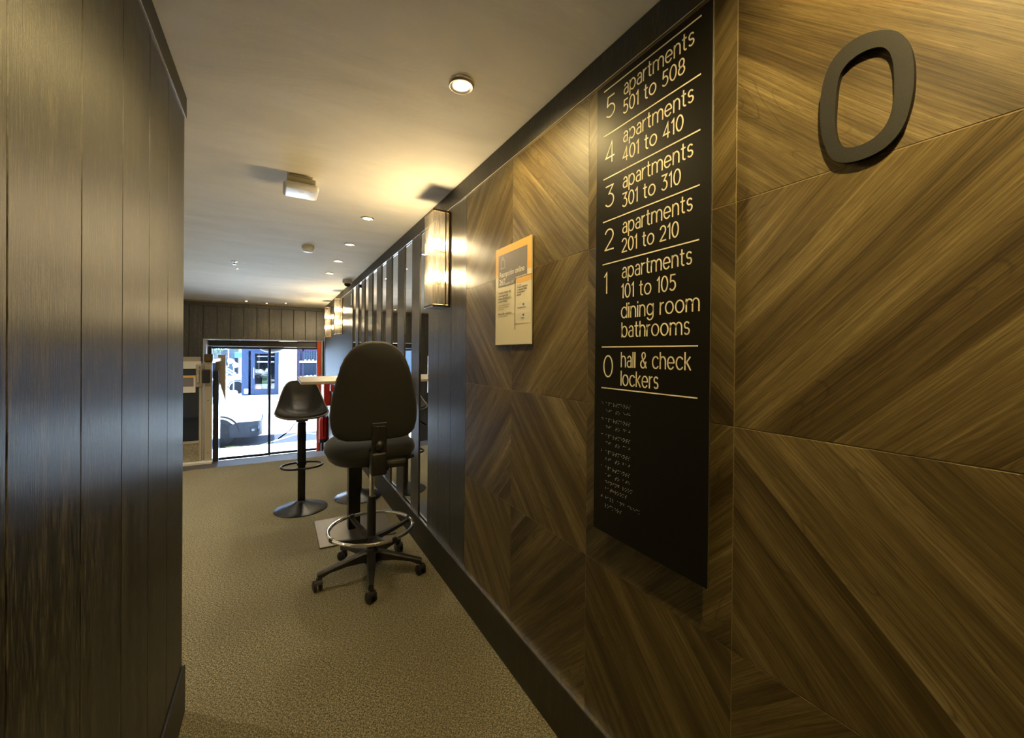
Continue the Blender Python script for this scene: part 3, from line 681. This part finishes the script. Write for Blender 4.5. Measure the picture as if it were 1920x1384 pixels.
    for k in range(12):
        a = 2*PI*k/12; kn.box(.547, .630, by+.018+.0235*math.cos(a)-.0018, by+.018+.0235*math.cos(a)+.0018, .728+.0235*math.sin(a)-.0018, .728+.0235*math.sin(a)+.0018)
    part('knob_ribs', kn, 'black', t)
    part('back_bar', MB().box(.452, .534, by+.000, by+.022, .795, .945, .008, 2).box(.462, .524, by-.004, by+.004, .855, .945, .003), 'black', t)
    rb = MB()
    for k in range(5): rb.box(.470+.0105*k, .4745+.0105*k, by-.009, by-.002, .875, .942, .001)
    part('bar_ribs', rb, 'black', t)
    part('height_wheel', MB().lathe([(.026, 0), (.028, -.004), (.026, -.014), (.018, -.018), (.010, -.022), (0, -.023)], (.493, by-.003, .838), 12, 'Y'), 'black', t, False)
    # backrest: outline half width by height
    bxc = .483
    prof = [(.866, .09), (.869, .150), (.882, .190), (.908, .216), (.950, .228), (1.00, .232), (1.06, .229), (1.13, .217), (1.20, .201), (1.26, .184), (1.31, .163), (1.35, .136), (1.378, .105), (1.397, .065), (1.404, .03)]
    def outline(scale, dz, yoff):
        zc = 1.13; pts = []
        R = [(bxc+hw*scale[0], yfun(z, hw, yoff), zc+(z-zc)*scale[1]) for z, hw in prof]
        L = [(bxc-hw*scale[0], yfun(z, hw, yoff), zc+(z-zc)*scale[1]) for z, hw in prof][::-1]
        return R+L
    def yfun(z, hw, yoff): return by+.028+yoff-.04*(1.13-z)**2*2+.05*max(0, z-1.1)**2+.35*hw*hw*.9
    shell = MB().loft([outline((.55, .60), 0, -.022), outline((.85, .88), 0, -.016), outline((.97, .98), 0, -.004), outline((1.0, 1.0), 0, .008), outline((.99, .99), 0, .016)])
    bmesh.ops.triangulate(shell.b, faces=[f for f in shell.b.faces if len(f.verts) > 4])
    part('back_shell', shell, 'fabric', t, True)
    part('back_piping', MB().tube([Vector(p) for p in outline((1.004, 1.004), 0, .019)], .0042, 8, True), 'piping', t, True)
    cu = MB().loft([outline((.99, .99), 0, .016), outline((1.005, 1.003), 0, .030), outline((.98, .98), 0, .050), outline((.88, .90), 0, .064), outline((.6, .65), 0, .070)])
    bmesh.ops.triangulate(cu.b, faces=[f for f in cu.b.faces if len(f.verts) > 4])
    part('back_cushion', cu, 'fabric', t, True)
    part('bar_pocket', MB().box(.452, .534, by-.002, by+.012, .940, .962, .003), 'black', t)
build_chair()

# ================================================================== BAR STOOLS
def build_stool(cx, cy, label):
    t = thing('bar_stool', label, 'bar stool', (cx, cy, 0), 'black bucket-seat bar stools at the high table')
    part('trumpet_base', MB().lathe([(0, .0), (.205, .0), (.207, .006), (.200, .011), (.150, .022), (.095, .038), (.060, .054), (.042, .066), (.036, .076)], (cx, cy, 0), 48), 'blackmetal', t, True)
    part('column', MB().box(cx-.029, cx+.029, cy-.029, cy+.029, .070, .42, .009, 3), 'blackmetal', t, True)
    part('upper_column', MB().box(cx-.033, cx+.033, cy-.033, cy+.033, .405, .745, .010, 3), 'blackmetal', t, True)
    part('seat_mount', MB().box(cx-.045, cx+.045, cy-.05, cy+.05, .752, .769, .004), 'black', t)
    # foot ring: rounded D in front of the column
    pts = []
    for i in range(36):
        a = 2*PI*i/36; x = .155*math.copysign(abs(math.cos(a))**.8, math.cos(a)); y = -.085+.115*math.copysign(abs(math.sin(a))**.9, math.sin(a))
        pts.append((cx+x, cy+y, .392))
    part('foot_ring', MB().tube(pts, .0095, 10, True), 'blackmetal', t, True)
    part('foot_ring_collar', MB().box(cx-.036, cx+.036, cy-.036, cy+.036, .378, .406, .006), 'blackmetal', t)
    part('height_lever', MB().tube([(cx-.04, cy-.03, .748), (cx-.065, cy-.05, .735), (cx-.085, cy-.07, .700), (cx-.12, cy-.09, .675), (cx-.175, cy-.12, .640)], .0042, 8).tube([(cx-.12, cy-.09, .675), (cx-.175, cy-.12, .640)], .006, 8), 'blackmetal', t, True)
    RIM = [(0, .195, 1.080), (.055, .193, 1.079), (.098, .185, 1.068), (.128, .165, 1.035), (.150, .135, .985), (.170, .095, .925), (.187, .045, .875), (.202, -.015, .838), (.203, -.065, .822), (.188, -.115, .812), (.155, -.155, .802), (.10, -.180, .794), (.05, -.19, .790), (0, -.193, .789)]
    ctl = RIM+[(-x, y, z) for x, y, z in RIM[::-1][1:-1]]; full = []; nn = len(ctl)
    for i in range(nn):
        p0, p1, p2, p3 = ctl[i-1], ctl[i], ctl[(i+1) % nn], ctl[(i+2) % nn]
        for tt in (0, .25, .5, .75): full.append(tuple(.5*(2*p1[j]+(p2[j]-p0[j])*tt+(2*p0[j]-5*p1[j]+4*p2[j]-p3[j])*tt*tt+(3*p1[j]-p0[j]-3*p2[j]+p3[j])*tt**3) for j in range(3)))
    def surf(k, dz, sh):
        R = []
        for s in (.02, .2, .4, .55, .68, .78, .86, .92, .96, 1.0):
            ring = []
            for x, y, z in full:
                hs = s**.85; back = max(0, y)/.195
                hx = x*k*hs
                hy = -.02+(y*k+.02)*min(1, (s*(1+.30*back)) if s < .75 else min(1, .75*(1+.30*back)+(s-.75)/.25*(1-.75*(1+.30*back))))
                zz = .772+(z-.772)*(s**(2.6 if y < .05 else 3.2))
                ring.append((cx+hx, cy+hy, zz+dz))
            R.append(ring)
        return R
    a = surf(1.0, 0, 0); b = surf(.985, .012, 0)
    part('shell', MB().loft(a+b[::-1]), 'black', t, True)
    pad = surf(.95, .016, 0)[:-1]; pad = [[(x, y, z) for x, y, z in r] for r in pad]
    pad2 = surf(.93, .030, 0)[:-1]
    part('seat_pad', MB().loft(pad+pad2[::-1]), 'leather', t, True)
    ed = surf(.992, .008, 0)[-1]
    part('shell_rim', MB().tube(ed, .0055, 8, True), 'piping', t, True)
    return t
st = build_stool(.191, 3.95, 'black bucket-seat bar stool with trumpet base standing in front of the entrance view')
copy_tree(st, (.668, 4.03, 0), 'black bucket-seat bar stool almost hidden behind the drafting chair, next to slatted mirror wall')

# ================================================================== HIGH TABLE
tb = thing('high_table', 'high table with pale top and black square post, against the mirror', 'table', (.52, 3.325, 0))
part('table_top', MB().box(.140, .872, 3.03, 3.67, 1.130, 1.150, .002), 'tabletop', tb)
part('edge_band', MB().box(.1385, .873, 3.0285, 3.6715, 1.133, 1.147), 'tabletrim', tb, label='brown edge band')
part('post', MB().box(.475, .560, 3.28, 3.365, .010, 1.12, .003), 'blackmetal', tb)
part('top_bracket', MB().box(.40, .64, 3.20, 3.45, 1.118, 1.130, .002), 'blackmetal', tb)
part('base_plate', MB().box(.262, .780, 3.07, 3.58, .001, .010, .002), 'greyplate', tb)

# ================================================================== FIRE EQUIPMENT
pp = tag(part('standpipe', MB().lathe([(.046, LOW), (.046, ZH-.012)], (.785, 9.60, 0), 20), 'orange', None, True, off=(.785, 9.6, LOW)), 'orange-red vertical pipe standing at the right edge of the entrance', 'pipe')
fx = thing('fire_extinguisher', 'red fire extinguisher hanging low on the dark right wall by the entrance', 'fire extinguisher', (.81, 8.85, -.43))
part('cylinder', MB().lathe([(.0, -.43), (.072, -.43), (.076, -.42), (.076, -.36)], (.805, 8.85, 0), 24), 'rubber', fx, True)
part('cylinder_body', MB().lathe([(.076, -.36), (.076, .01), (.062, .045), (.030, .072), (.018, .08)], (.805, 8.85, 0), 24), 'red', fx, True)
part('valve_handle', MB().lathe([(.014, .08), (.014, .105)], (.805, 8.85, 0), 12).obox((.785, 8.85, .118), (.10, 0, .02), (0, .02, 0), (0, 0, .012), .002).obox((.785, 8.85, .098), (.08, 0, -.02), (0, .02, 0), (0, 0, .008), .002), 'rubber', fx)
part('hose', MB().tube([(.80, 8.83, .10), (.80, 8.76, .08), (.80, 8.755, 0), (.80, 8.76, -.2), (.80, 8.765, -.30)], .010, 8), 'rubber', fx, True)
part('hanging_bracket', MB().box(.865, W, 8.83, 8.87, -.05, .10, .002).box(.80, .872, 8.845, 8.855, .055, .065), 'rubber', fx)
hb = thing('hose_cabinet', 'red fire cabinet on the dark right wall above the extinguisher', 'fire cabinet', (W, 8.6, .34))
part('cabinet', MB().box(W-.11, W, 8.35, 8.85, .34, .78, .006), 'red', hb)
part('door_line', MB().box(W-.113, W-.109, 8.38, 8.82, .37, .75, .003), 'red', hb)
al = thing('fire_alarm_button', 'small red manual alarm box on the dark wall beside the fire cabinet', 'alarm', (W, 7.93, .64))
part('case', MB().box(W-.05, W, 7.87, 7.99, .645, .765, .006), 'red', al)
part('button_window', MB().box(W-.053, W-.049, 7.905, 7.955, .68, .73), 'paper', al)

# ================================================================== PLATFORM LIFT GATE
lf = thing('platform_lift', 'beige framed wheelchair platform lift with dark glass gate at the stair edge', 'lift', (-.9, 6.15, 0))
part('gate_post', MB().box(-.745, -.675, 6.09, 6.15, .0, 1.30, .003), 'beige', lf)
part('top_lock', MB().box(-.750, -.665, 6.075, 6.16, 1.215, 1.31, .006).box(-.735, -.685, 6.065, 6.076, 1.235, 1.285, .002), 'brass', lf, label='dark lock head on the post')
gt = part('gate', MB().box(-1.60, -.79, 6.095, 6.135, 1.18, 1.275, .004).box(-1.60, -.79, 6.10, 6.13, .245, .275, .002).box(-.80, -.772, 6.10, 6.13, .03, 1.18, .003).box(-1.62, -1.59, 6.10, 6.13, .03, 1.275, .003), 'beige', lf)
part('dark_pane', MB().box(-1.59, -.80, 6.108, 6.120, .275, 1.18), 'liftglass', gt, off=(-.9, 6.15, 0))
tp = MB().box(-1.59, -.80, 6.106, 6.122, .03, .245)
for i in range(26):
    for j in range(7):
        cx_, cz_ = -1.575+.03*i, .045+.03*j; sg_ = 1 if (i+j) % 2 else -1
        tp.obox((cx_, 6.105, cz_), (.016, 0, .008*sg_), (0, .003, 0), (-.002*sg_, 0, .004))
part('tread_plate', tp, 'tread', gt, off=(-.9, 6.15, 0))
part('steel_edge', MB().box(-.772, -.752, 6.105, 6.125, .03, 1.20, .003), 'steel', gt, off=(-.9, 6.15, 0))
part('sill', MB().box(-1.65, -.665, 6.02, 6.20, .001, .028, .003), 'cream', lf)
part('latch_box', MB().box(-.765, -.690, 6.045, 6.09, .965, 1.125, .010, 3), 'black', lf)
part('pull_handle', MB().tube([(-.795, 6.09, 1.165), (-.795, 6.04, 1.155), (-.795, 6.025, 1.12), (-.795, 6.025, .98), (-.795, 6.04, .945), (-.795, 6.09, .935)], .011, 10), 'chrome', lf, True, label='chrome pull handle')
part('handle_plate', MB().box(-.828, -.768, 6.082, 6.096, .915, 1.185, .004), 'beige', lf)
pn = part('paper_notice', MB().box(-1.25, -.778, 6.088, 6.092, 1.135, 1.222), 'paper', lf)
mi = part('instruction_card', MB().box(-1.15, -.832, 6.088, 6.093, .852, 1.055), 'paper', lf)
part('card_header', MB().box(-1.15, -.832, 6.0865, 6.088, 1.035, 1.055), 'yellow', mi, off=(-.9, 6.15, 0))
part('card_panel', MB().box(-1.13, -.850, 6.0865, 6.088, .925, 1.030), 'slate', mi, off=(-.9, 6.15, 0))
part('black_seal', MB().box(-.668, -.612, 6.12, 6.16, .0, 1.105, .006), 'rubber', lf)
part('rear_bracket', MB().prism([(-.735, 7.28, 1.29), (-.645, 7.28, 1.29), (-.645, 7.28, .61), (-.735, 7.28, .97)], (0, .06, 0)), 'beige', lf)
part('side_rail', MB().box(-.725, -.695, 6.16, 7.28, 1.20, 1.25, .006), 'white', lf, label='white top rail')
part('side_glass', MB().box(-.714, -.706, 6.16, 7.28, -.75, 1.20), 'glass', lf)
part('platform', MB().box(-1.60, -.72, 6.16, 7.30, LOW+.002, LOW+.08, .004), 'beige', lf)
# plain back wall of the shaft
part('rear_panel', MB().box(-1.62, -.735, 7.30, 7.34, LOW, -.0, .003), 'beige', lf)
for (z) in (.12, .75): part('screw', MB().lathe([(.006, 0), (.004, -.003), (0, -.003)], (-.71, 6.089, z), 8, 'Y'), 'rubber', lf)

# ================================================================== OUTSIDE
RZ_ = -.92
struct('ground_sidewalk', MB().box(-12, 12, 9.86, 11.10, -1.2, -.84), 'sidewalk')
struct('ground_road', MB().box(-30, 30, 11.10, 12.95, -1.2, RZ_), 'asphalt')
struct('ground_plaza', MB().box(-30, 30, 12.95, 60, -1.2, RZ_+.002), 'plaza')
struct('ground_kerb', MB().box(-12, 12, 11.10, 11.22, -1.0, -.84, .01), 'stone')
ym = MB()
for (a, b) in (((-.45, 11.42), (.62, 12.85)), ((-.45, 11.42), (-1.5, 12.1)), ((-1.5, 12.1), (-3.0, 11.5)), ((.62, 12.85), (1.8, 11.5))):
    a, b = Vector((*a, 0)), Vector((*b, 0)); d = (b-a); n = Vector((-d.y, d.x, 0)).normalized()*.09
    ym.obox(((a+b)/2)+Vector((0, 0, RZ_+.003)), d, n, (0, 0, .004))
struct('road_marking', ym, 'roadpaint')
# our own building's outside wall above and beside the door
struct('wall_street', MB().box(-12, XO-.1, YF, YF+.30, LOW-.4, 5.5).box(W+.15, 12, YF, YF+.30, LOW-.4, 5.5).box(XO-.1, W+.2, YF+.10, YF+.30, H+.12, 5.5), 'stone')

def build_car(loc, yaw, label, paint, bumper, name='parked_car', scale=1.0):
    """front towards +x; origin on the ground under the nose"""
    t = thing(name, label, 'car', loc); t.rotation_euler = (0, 0, yaw); t.scale = (scale,)*3
    Z = (0, 0, 0)
    # stations from nose to tail: x, half width, bottom z, belt z, (roof z, roof half width)
    S_ = [(0.0, .55, .30, .62), (-.06, .70, .24, .70), (-.22, .82, .22, .80), (-.55, .87, .22, .92), (-1.05, .88, .22, 1.00), (-1.6, .88, .22, 1.02), (-2.4, .88, .22, 1.03), (-3.2, .87, .24, 1.04), (-3.75, .84, .28, 1.02), (-3.98, .74, .34, .90)]
    rings = []
    for x, hw, zb, zt in S_:
        r = []
        for yy, zz in ((-hw*.86, zb), (-hw, zb+.12), (-hw*1.02, (zb+zt)/2), (-hw*.97, zt-.10), (-hw*.84, zt), (0, zt+.03), (hw*.84, zt), (hw*.97, zt-.10), (hw*1.02, (zb+zt)/2), (hw, zb+.12), (hw*.86, zb)): r.append((x, yy, zz))
        rings.append(r)
    part('body', MB().loft(rings), paint, t, True, off=Z)
    G_ = [(-.98, .80, .99, 1.0), (-1.62, .70, 1.00, 1.46), (-2.3, .70, 1.0, 1.52), (-3.1, .70, 1.0, 1.48), (-3.72, .76, 1.0, 1.06)]
    rings = [[(x, -.80, zb), (x, -hw, zt), (x, hw, zt), (x, .80, zb)] for x, hw, zb, zt in G_]
    part('glasshouse', MB().loft(rings), 'carglass', t, off=Z)
    rf = MB().loft([[(x, -hw+.02, zt-.02), (x, -hw+.05, zt+.015), (x, hw-.05, zt+.015), (x, hw-.02, zt-.02)] for x, hw, zb, zt in G_[1:4]])
    for s in (-1, 1):
        for (xa, ya, za, xb, yb, zb_) in ((-.98, .80, 1.0, -1.62, .70, 1.47), (-2.35, .80, 1.0, -2.35, .70, 1.52), (-3.72, .78, 1.03, -3.1, .70, 1.48)):
            rf.tube([(xa, s*ya, za), (xb, s*yb, zb_)], .035, 8)
    part('roof', rf, paint, t, off=Z)
    # dark lower bumper wrapping the nose
    bl = MB(); rr = []
    for x, hw, zb, zt in ((-.62, .875, .22, .50), (-.45, .875, .20, .56), (-.22, .845, .19, .56), (-.06, .73, .19, .55), (.03, .56, .20, .54), (.035, .0, .20, .54), (.03, -.56, .20, .54), (-.06, -.73, .19, .55), (-.22, -.845, .19, .56), (-.45, -.875, .20, .56), (-.62, -.875, .22, .50)):
        k = 1.035
        sgn = hw
        rr.append([(x, hw*k, zb), (x, hw*k*1.01, zb+.1), (x, hw*k, zt), (x-.03, hw*.90, zt), (x-.03, hw*.90, zb)])
    bl.loft(rr); part('bumper', bl, bumper, t, True, off=Z)
    for s in (-1, 1):
        fo = part('fog_lamp', MB().lathe([(.030, .0), (.075, .012), (.080, .002)], (-.05, s*.72, .37), 16, 'X').lathe([(0, .02), (.045, .02), (.05, .0)], (-.035, s*.72, .37), 16, 'X'), 'carglass', t, True, off=Z)
        # side-facing fog lamp recess on the corner
        part('fog_lamp_bezel', MB().obox((-.17, s*.868, .37), (.22, 0, -.0), (0, .02, 0), (.03, 0, .11), .008), bumper, t, off=Z)
        part('fog_lens', MB().lathe([(.0, s*.018), (.036, s*.016), (.040, 0)], (-.15, s*.875, .37), 16, 'Y'), 'carglass', t, True, off=Z)
        part('headlight', MB().obox((-.22, s*.80, .74), (.34, s*-.14, .03), (0, .05, 0), (0, 0, .11), .02, 2), 'globe', t, True, off=Z)
        part('mirror', MB().obox((-1.25, s*.96, 1.06), (.12, 0, 0), (0, .18, 0), (0, 0, .11), .03, 2), paint, t, True, off=Z)
        for x in (-.82, -3.25):
            wh = part('wheel', MB().lathe([(0, -.10), (.30, -.10), (.33, -.08), (.335, 0), (.33, .08), (.30, .10), (0, .10)], (x, s*.80, .335), 28, 'Y'), 'tyre', t, True, off=Z)
            rim = MB().lathe([(.225, s*.102), (.235, s*.108), (.215, s*.109)], (x, s*.80, .335), 24, 'Y', cap=False)
            for k in range(7):
                a = 2*PI*k/7; rim.obox((x+.11*math.cos(a), s*.905, .335+.11*math.sin(a)), (.20*math.cos(a), 0, .20*math.sin(a)), (0, .012, 0), (-.03*math.sin(a), 0, .03*math.cos(a)))
            part('rim', rim, 'dark', wh, off=Z)
            part('wheel_arch', MB().tube([(x+.385*math.cos(a), s*.895, .335+.385*math.sin(a)) for a in [PI*i/14 for i in range(15)]], .020, 8), 'tyre', t, True, off=Z)
    return t
build_car((-.335, 12.62, RZ_), 0, 'white car with grey lower bumper parked close outside the door', 'carwhite', 'carplastic')
c2 = build_car((-1.0, 27.0, RZ_), 0, 'pale silver hatchback farther off, left of the blue shopfront', 'cargrey', 'carplastic', scale=1.0)

# corner shop
SY = 23.3
sh = thing('corner_shop', 'blue framed corner shop with glass door across the street', 'shop', (-.5, SY, RZ_))
fr = lambda nm, x0, x1, z0, z1, m='shopframe', y0=SY, y1=SY+.10: part(nm, MB().box(x0, x1, y0, y1, z0, z1, .006), m, sh)
fr('frame_post', -1.435, -1.16, -.80, 2.6, y1=SY+.3); fr('frame_post', -.075, .10, -.80, 2.6, y1=SY+.3); fr('frame_head', -1.16, -.075, 1.35, 2.6); fr('door_stile', -1.07, -.90, -.78, 1.35); fr('door_rail', -.90, -.37, -.78, -.50)
fr('door_rail', -.90, -.14, 1.22, 1.35); fr('door_stile', -.37, -.28, -.78, 1.22, y0=SY+.02); fr('door_rail', -.28, -.075, -.78, -.50)
fr('plinth', -1.50, .15, RZ_, -.78, 'stone', SY-.25, SY+.4)
fr('pane', -.90, -.37, -.50, 1.22, 'glass', SY+.04, SY+.05); fr('pane', -.28, -.075, -.50, 1.22, 'glass', SY+.04, SY+.05)
part('door_handle', MB().box(-.96, -.935, SY-.06, SY-.03, .05, .55, .005).box(-.96, -.935, SY-.03, SY+.01, .08, .10).box(-.96, -.935, SY-.03, SY+.01, .50, .52), 'steel', sh)
part('back_wall', MB().box(-1.4, .1, SY+1.9, SY+2.0, RZ_, 2.6).box(-1.44, -1.36, SY+.3, SY+1.9, RZ_, 2.6).box(.06, .1, SY+.3, SY+1.9, RZ_, 2.6).box(-1.4, .1, SY+.3, SY+1.9, 2.5, 2.6), 'shopwall', sh)
part('interior_floor', MB().box(-1.4, .1, SY+.1, SY+1.9, RZ_, -.78), 'shopdark', sh)
part('wall_column', MB().box(.105, .885, SY-.12, SY+.3, RZ_, 4.2, .01), 'stone', sh, label='white stone column')
part('lintel', MB().box(-1.46, 3.2, SY-.1, SY+.3, 2.6, 4.2, .01), 'stone', sh)
# shop goods
def table_lamp(x, y, z, label):
    t = thing('table_lamp', label, 'lamp', (x, y, z), 'table lamps inside the corner shop')
    part('lamp_base', MB().lathe([(.06, 0), (.05, .02), (.012, .04), (.012, .18)], (x, y, z), 12), 'dark', t)
    part('lamp_shade', MB().lathe([(.11, .16), (.07, .34)], (x, y, z), 16), 'shade', t, True)
table_lamp(-.70, SY+1.2, .10, 'small cream-shaded table lamp behind the shop glass, the left one'); table_lamp(-.40, SY+1.0, .14, 'larger cream-shaded table lamp behind the shop glass, the right one')
tag(part('display_shelf', MB().box(-.88, -.1, SY+.8, SY+1.4, .04, .08, .004).box(-.86, -.82, SY+.85, SY+.9, -.78, .04).box(-.16, -.12, SY+.85, SY+.9, -.78, .04), 'shopdark', off=(-.5, SY+1.1, -.78)), 'dark display shelf with lamps inside the corner shop', 'shelf')
tag(part('armchair', MB().box(-.62, -.20, SY+.45, SY+.75, -.35, -.05, .05, 3).box(-.62, -.20, SY+.68, SY+.78, -.1, .12, .04, 3).box(-.58, -.24, SY+.45, SY+.75, -.78, -.35, .01), 'green', None, True, off=(-.4, SY+.6, -.78)), 'green armchair seen through the lower shop glass', 'armchair')
tag(part('display_box', MB().box(-.86, -.66, SY+.3, SY+.5, -.78, -.35, .02, 2).box(-.87, -.65, SY+.29, SY+.51, -.37, -.33, .01), 'red', off=(-.76, SY+.4, -.78)), 'red display box low behind the shop glass', 'box')
part('reflection_panel', MB().box(-.88, -.1, SY+1.8, SY+1.88, .75, .82).box(-.88, -.1, SY+1.8, SY+1.88, 1.05, 1.10), 'steel', sh)
# right-hand window of the shop
fr('window_post', .885, 1.02, -.80, 2.6, 'purple'); fr('window_post', 1.13, 1.20, -.80, 2.6, 'purple'); fr('window_post', 2.0, 2.10, -.80, 2.6, 'purple'); fr('window_rail', 1.0, 2.1, -.80, -.70, 'purple'); fr('window_rail', 1.0, 2.1, 1.36, 1.46, 'purple'); fr('window_sill', .90, 3.2, RZ_, -.80, 'stone', SY-.1, SY+.2)
fr('window_rail', 1.0, 3.2, -.02, .08, 'stone', SY-.02, SY+.5); fr('window_rail', 1.0, 3.2, .78, .86, 'stone', SY-.02, SY+.5)
part('window_grille', (lambda m_: [m_.box(1.22+.11*i, 1.235+.11*i, SY+.02, SY+.03, .86, 1.36) for i in range(7)] and [m_.box(1.2, 2.0, SY+.02, SY+.03, .95+.1*j, .96+.1*j) for j in range(4)] and m_)(MB()), 'facade', sh)
part('window_back', MB().box(.95, 3.2, SY+.9, SY+1.0, RZ_, 2.6), 'shopwall', sh)
fr('flank_wall', 2.1, 3.2, -.80, 2.6, 'facade')
for i in range(9):
    x = 1.28+.09*i
    tag(part('crockery_bowl', MB().lathe([(.012, 0), (.034, .03), (.040, .06), (.036, .06), (.03, .03), (0, .008)], (x, SY+.2, .081 if i % 2 else .861), 12), 'white', None, True, off=(x, SY+.2, .08)), 'small white bowl on the %s shop window shelf, %s from the left' % ('lower' if i % 2 else 'upper', ['first', 'second', 'third', 'fourth', 'fifth'][i//2]), 'bowl', 'bowls on the shop window shelves')
sb = tag(part('shop_notice', MB().box(-1.33, -1.17, SY-.06, SY-.03, -.68, -.45, .01), 'paper', off=(-1.25, SY-.02, -.68)), 'small white notice low on the blue shop frame', 'notice')
# awning lamp above the door outside
dm = tag(part('awning', MB().lathe([(.24, 1.50), (.238, 1.43), (.205, 1.375), (.13, 1.335), (0, 1.315)], (-.09, 10.35, 0), 28).lathe([(.012, 1.50), (.012, 2.4)], (-.09, 10.35, 0), 8), 'dark', None, True, off=(-.09, 10.35, 1.33)), 'dark round dome lamp hanging outside above the glass doors', 'lamp')
part('wall_arm', MB().box(-.10, -.08, 9.82, 10.36, 2.37, 2.40), 'dark', dm, off=(-.09, 10.35, 1.33))
# street seat, street lamp, blue sign
ss = thing('street_bench', 'white rounded seat on two tapered legs beyond the white car', 'bench', (-1.80, 22.0, RZ_))
part('bench_top', MB().box(-2.18, -1.50, 21.8, 22.25, -.75, -.42, .10, 4), 'globe', ss, True)
part('leg', MB().lathe([(.02, RZ_), (.06, -.72)], (-2.02, 22.0, 0), 12), 'globe', ss, True); part('leg', MB().lathe([(.02, RZ_), (.06, -.72)], (-1.62, 22.0, 0), 12), 'globe', ss, True)
ls = thing('street_lamp', 'thin street lamp with two white globes left of the shop', 'street lamp', (-1.50, 20.0, RZ_))
part('pole', MB().lathe([(.018, RZ_), (.015, 1.0)], (-1.50, 20.0, 0), 8).tube([(-1.61, 20, .94), (-1.50, 20, .98), (-1.41, 20, .80)], .012, 6), 'steel', ls)
for (gx, gz) in ((-1.615, .94), (-1.44, .775)): part('globe', MB().lathe([(0, -.105), (.05, -.092), (.09, -.052), (.105, 0), (.09, .052), (.05, .092), (0, .105)], (gx, 20.0, gz), 18), 'globe', ls, True)
bs = tag(part('street_sign', MB().box(-2.13, -1.70, 29.0, 29.05, .95, 1.27, .01).box(-1.93, -1.90, 29.02, 29.06, RZ_, .95), 'signblue', off=(-1.9, 29.0, RZ_)), 'bright blue sign behind the globe lamp, left of the shop', 'sign')
# far buildings and trees
def far_block(x0, x1, y, h, m, label, nx, nz, wz0=.2):
    t = thing('far_building', label, 'building', ((x0+x1)/2, y, RZ_))
    part('wall', MB().box(x0, x1, y, y+3, RZ_, h), m, t)
    dx = (x1-x0)/nx
    for i in range(nx):
        for k in range(nz):
            a = x0+dx*(i+.2); z = wz0+k*1.9
            wn = part('window', MB().box(a, a+dx*.6, y-.05, y, z, z+1.3), 'stone', t)
            part('window_pane', MB().box(a+.07, a+dx*.6-.07, y-.06, y-.04, z+.07, z+1.23), 'facadewin', wn, off=((x0+x1)/2, y, RZ_))
far_block(-12, -2.6, 36, 9, 'facade', 'grey-blue building far behind the silver car', 5, 4)
far_block(-2.5, 6, 38, 10, 'stone', 'pale building far behind the corner shop', 5, 4)
def tree(x, y, label, r, h):
    t = thing('street_tree', label, 'tree', (x, y, RZ_))
    part('trunk', MB().lathe([(.12, RZ_), (.08, h*.6)], (x, y, 0), 8), 'dark', t)
    rnd = random.Random(int(x*100)); m_ = MB()
    for i in range(500):
        d = Vector((rnd.gauss(0, 1), rnd.gauss(0, 1), rnd.gauss(0, 1))).normalized()*r*rnd.uniform(.5, 1)
        c = Vector((x, y, h))+Vector((d.x, d.y, d.z*.9)); u = Vector((rnd.uniform(-1, 1), rnd.uniform(-1, 1), rnd.uniform(-1, 1))).normalized(); v_ = u.orthogonal().normalized(); s = rnd.uniform(.05, .11)
        m_.b.faces.new([m_.b.verts.new(c+u*s), m_.b.verts.new(c+v_*s*.6), m_.b.verts.new(c-u*s), m_.b.verts.new(c-v_*s*.6)])
    part('foliage', m_, 'green', t, kind='stuff', recalc=False)
tree(-3.6, 32, 'leafy street tree seen at the top left of the entrance glass', 1.1, 1.9)
tree(-2.2, 31, 'leafy street tree just above the silver car', .9, 2.1)
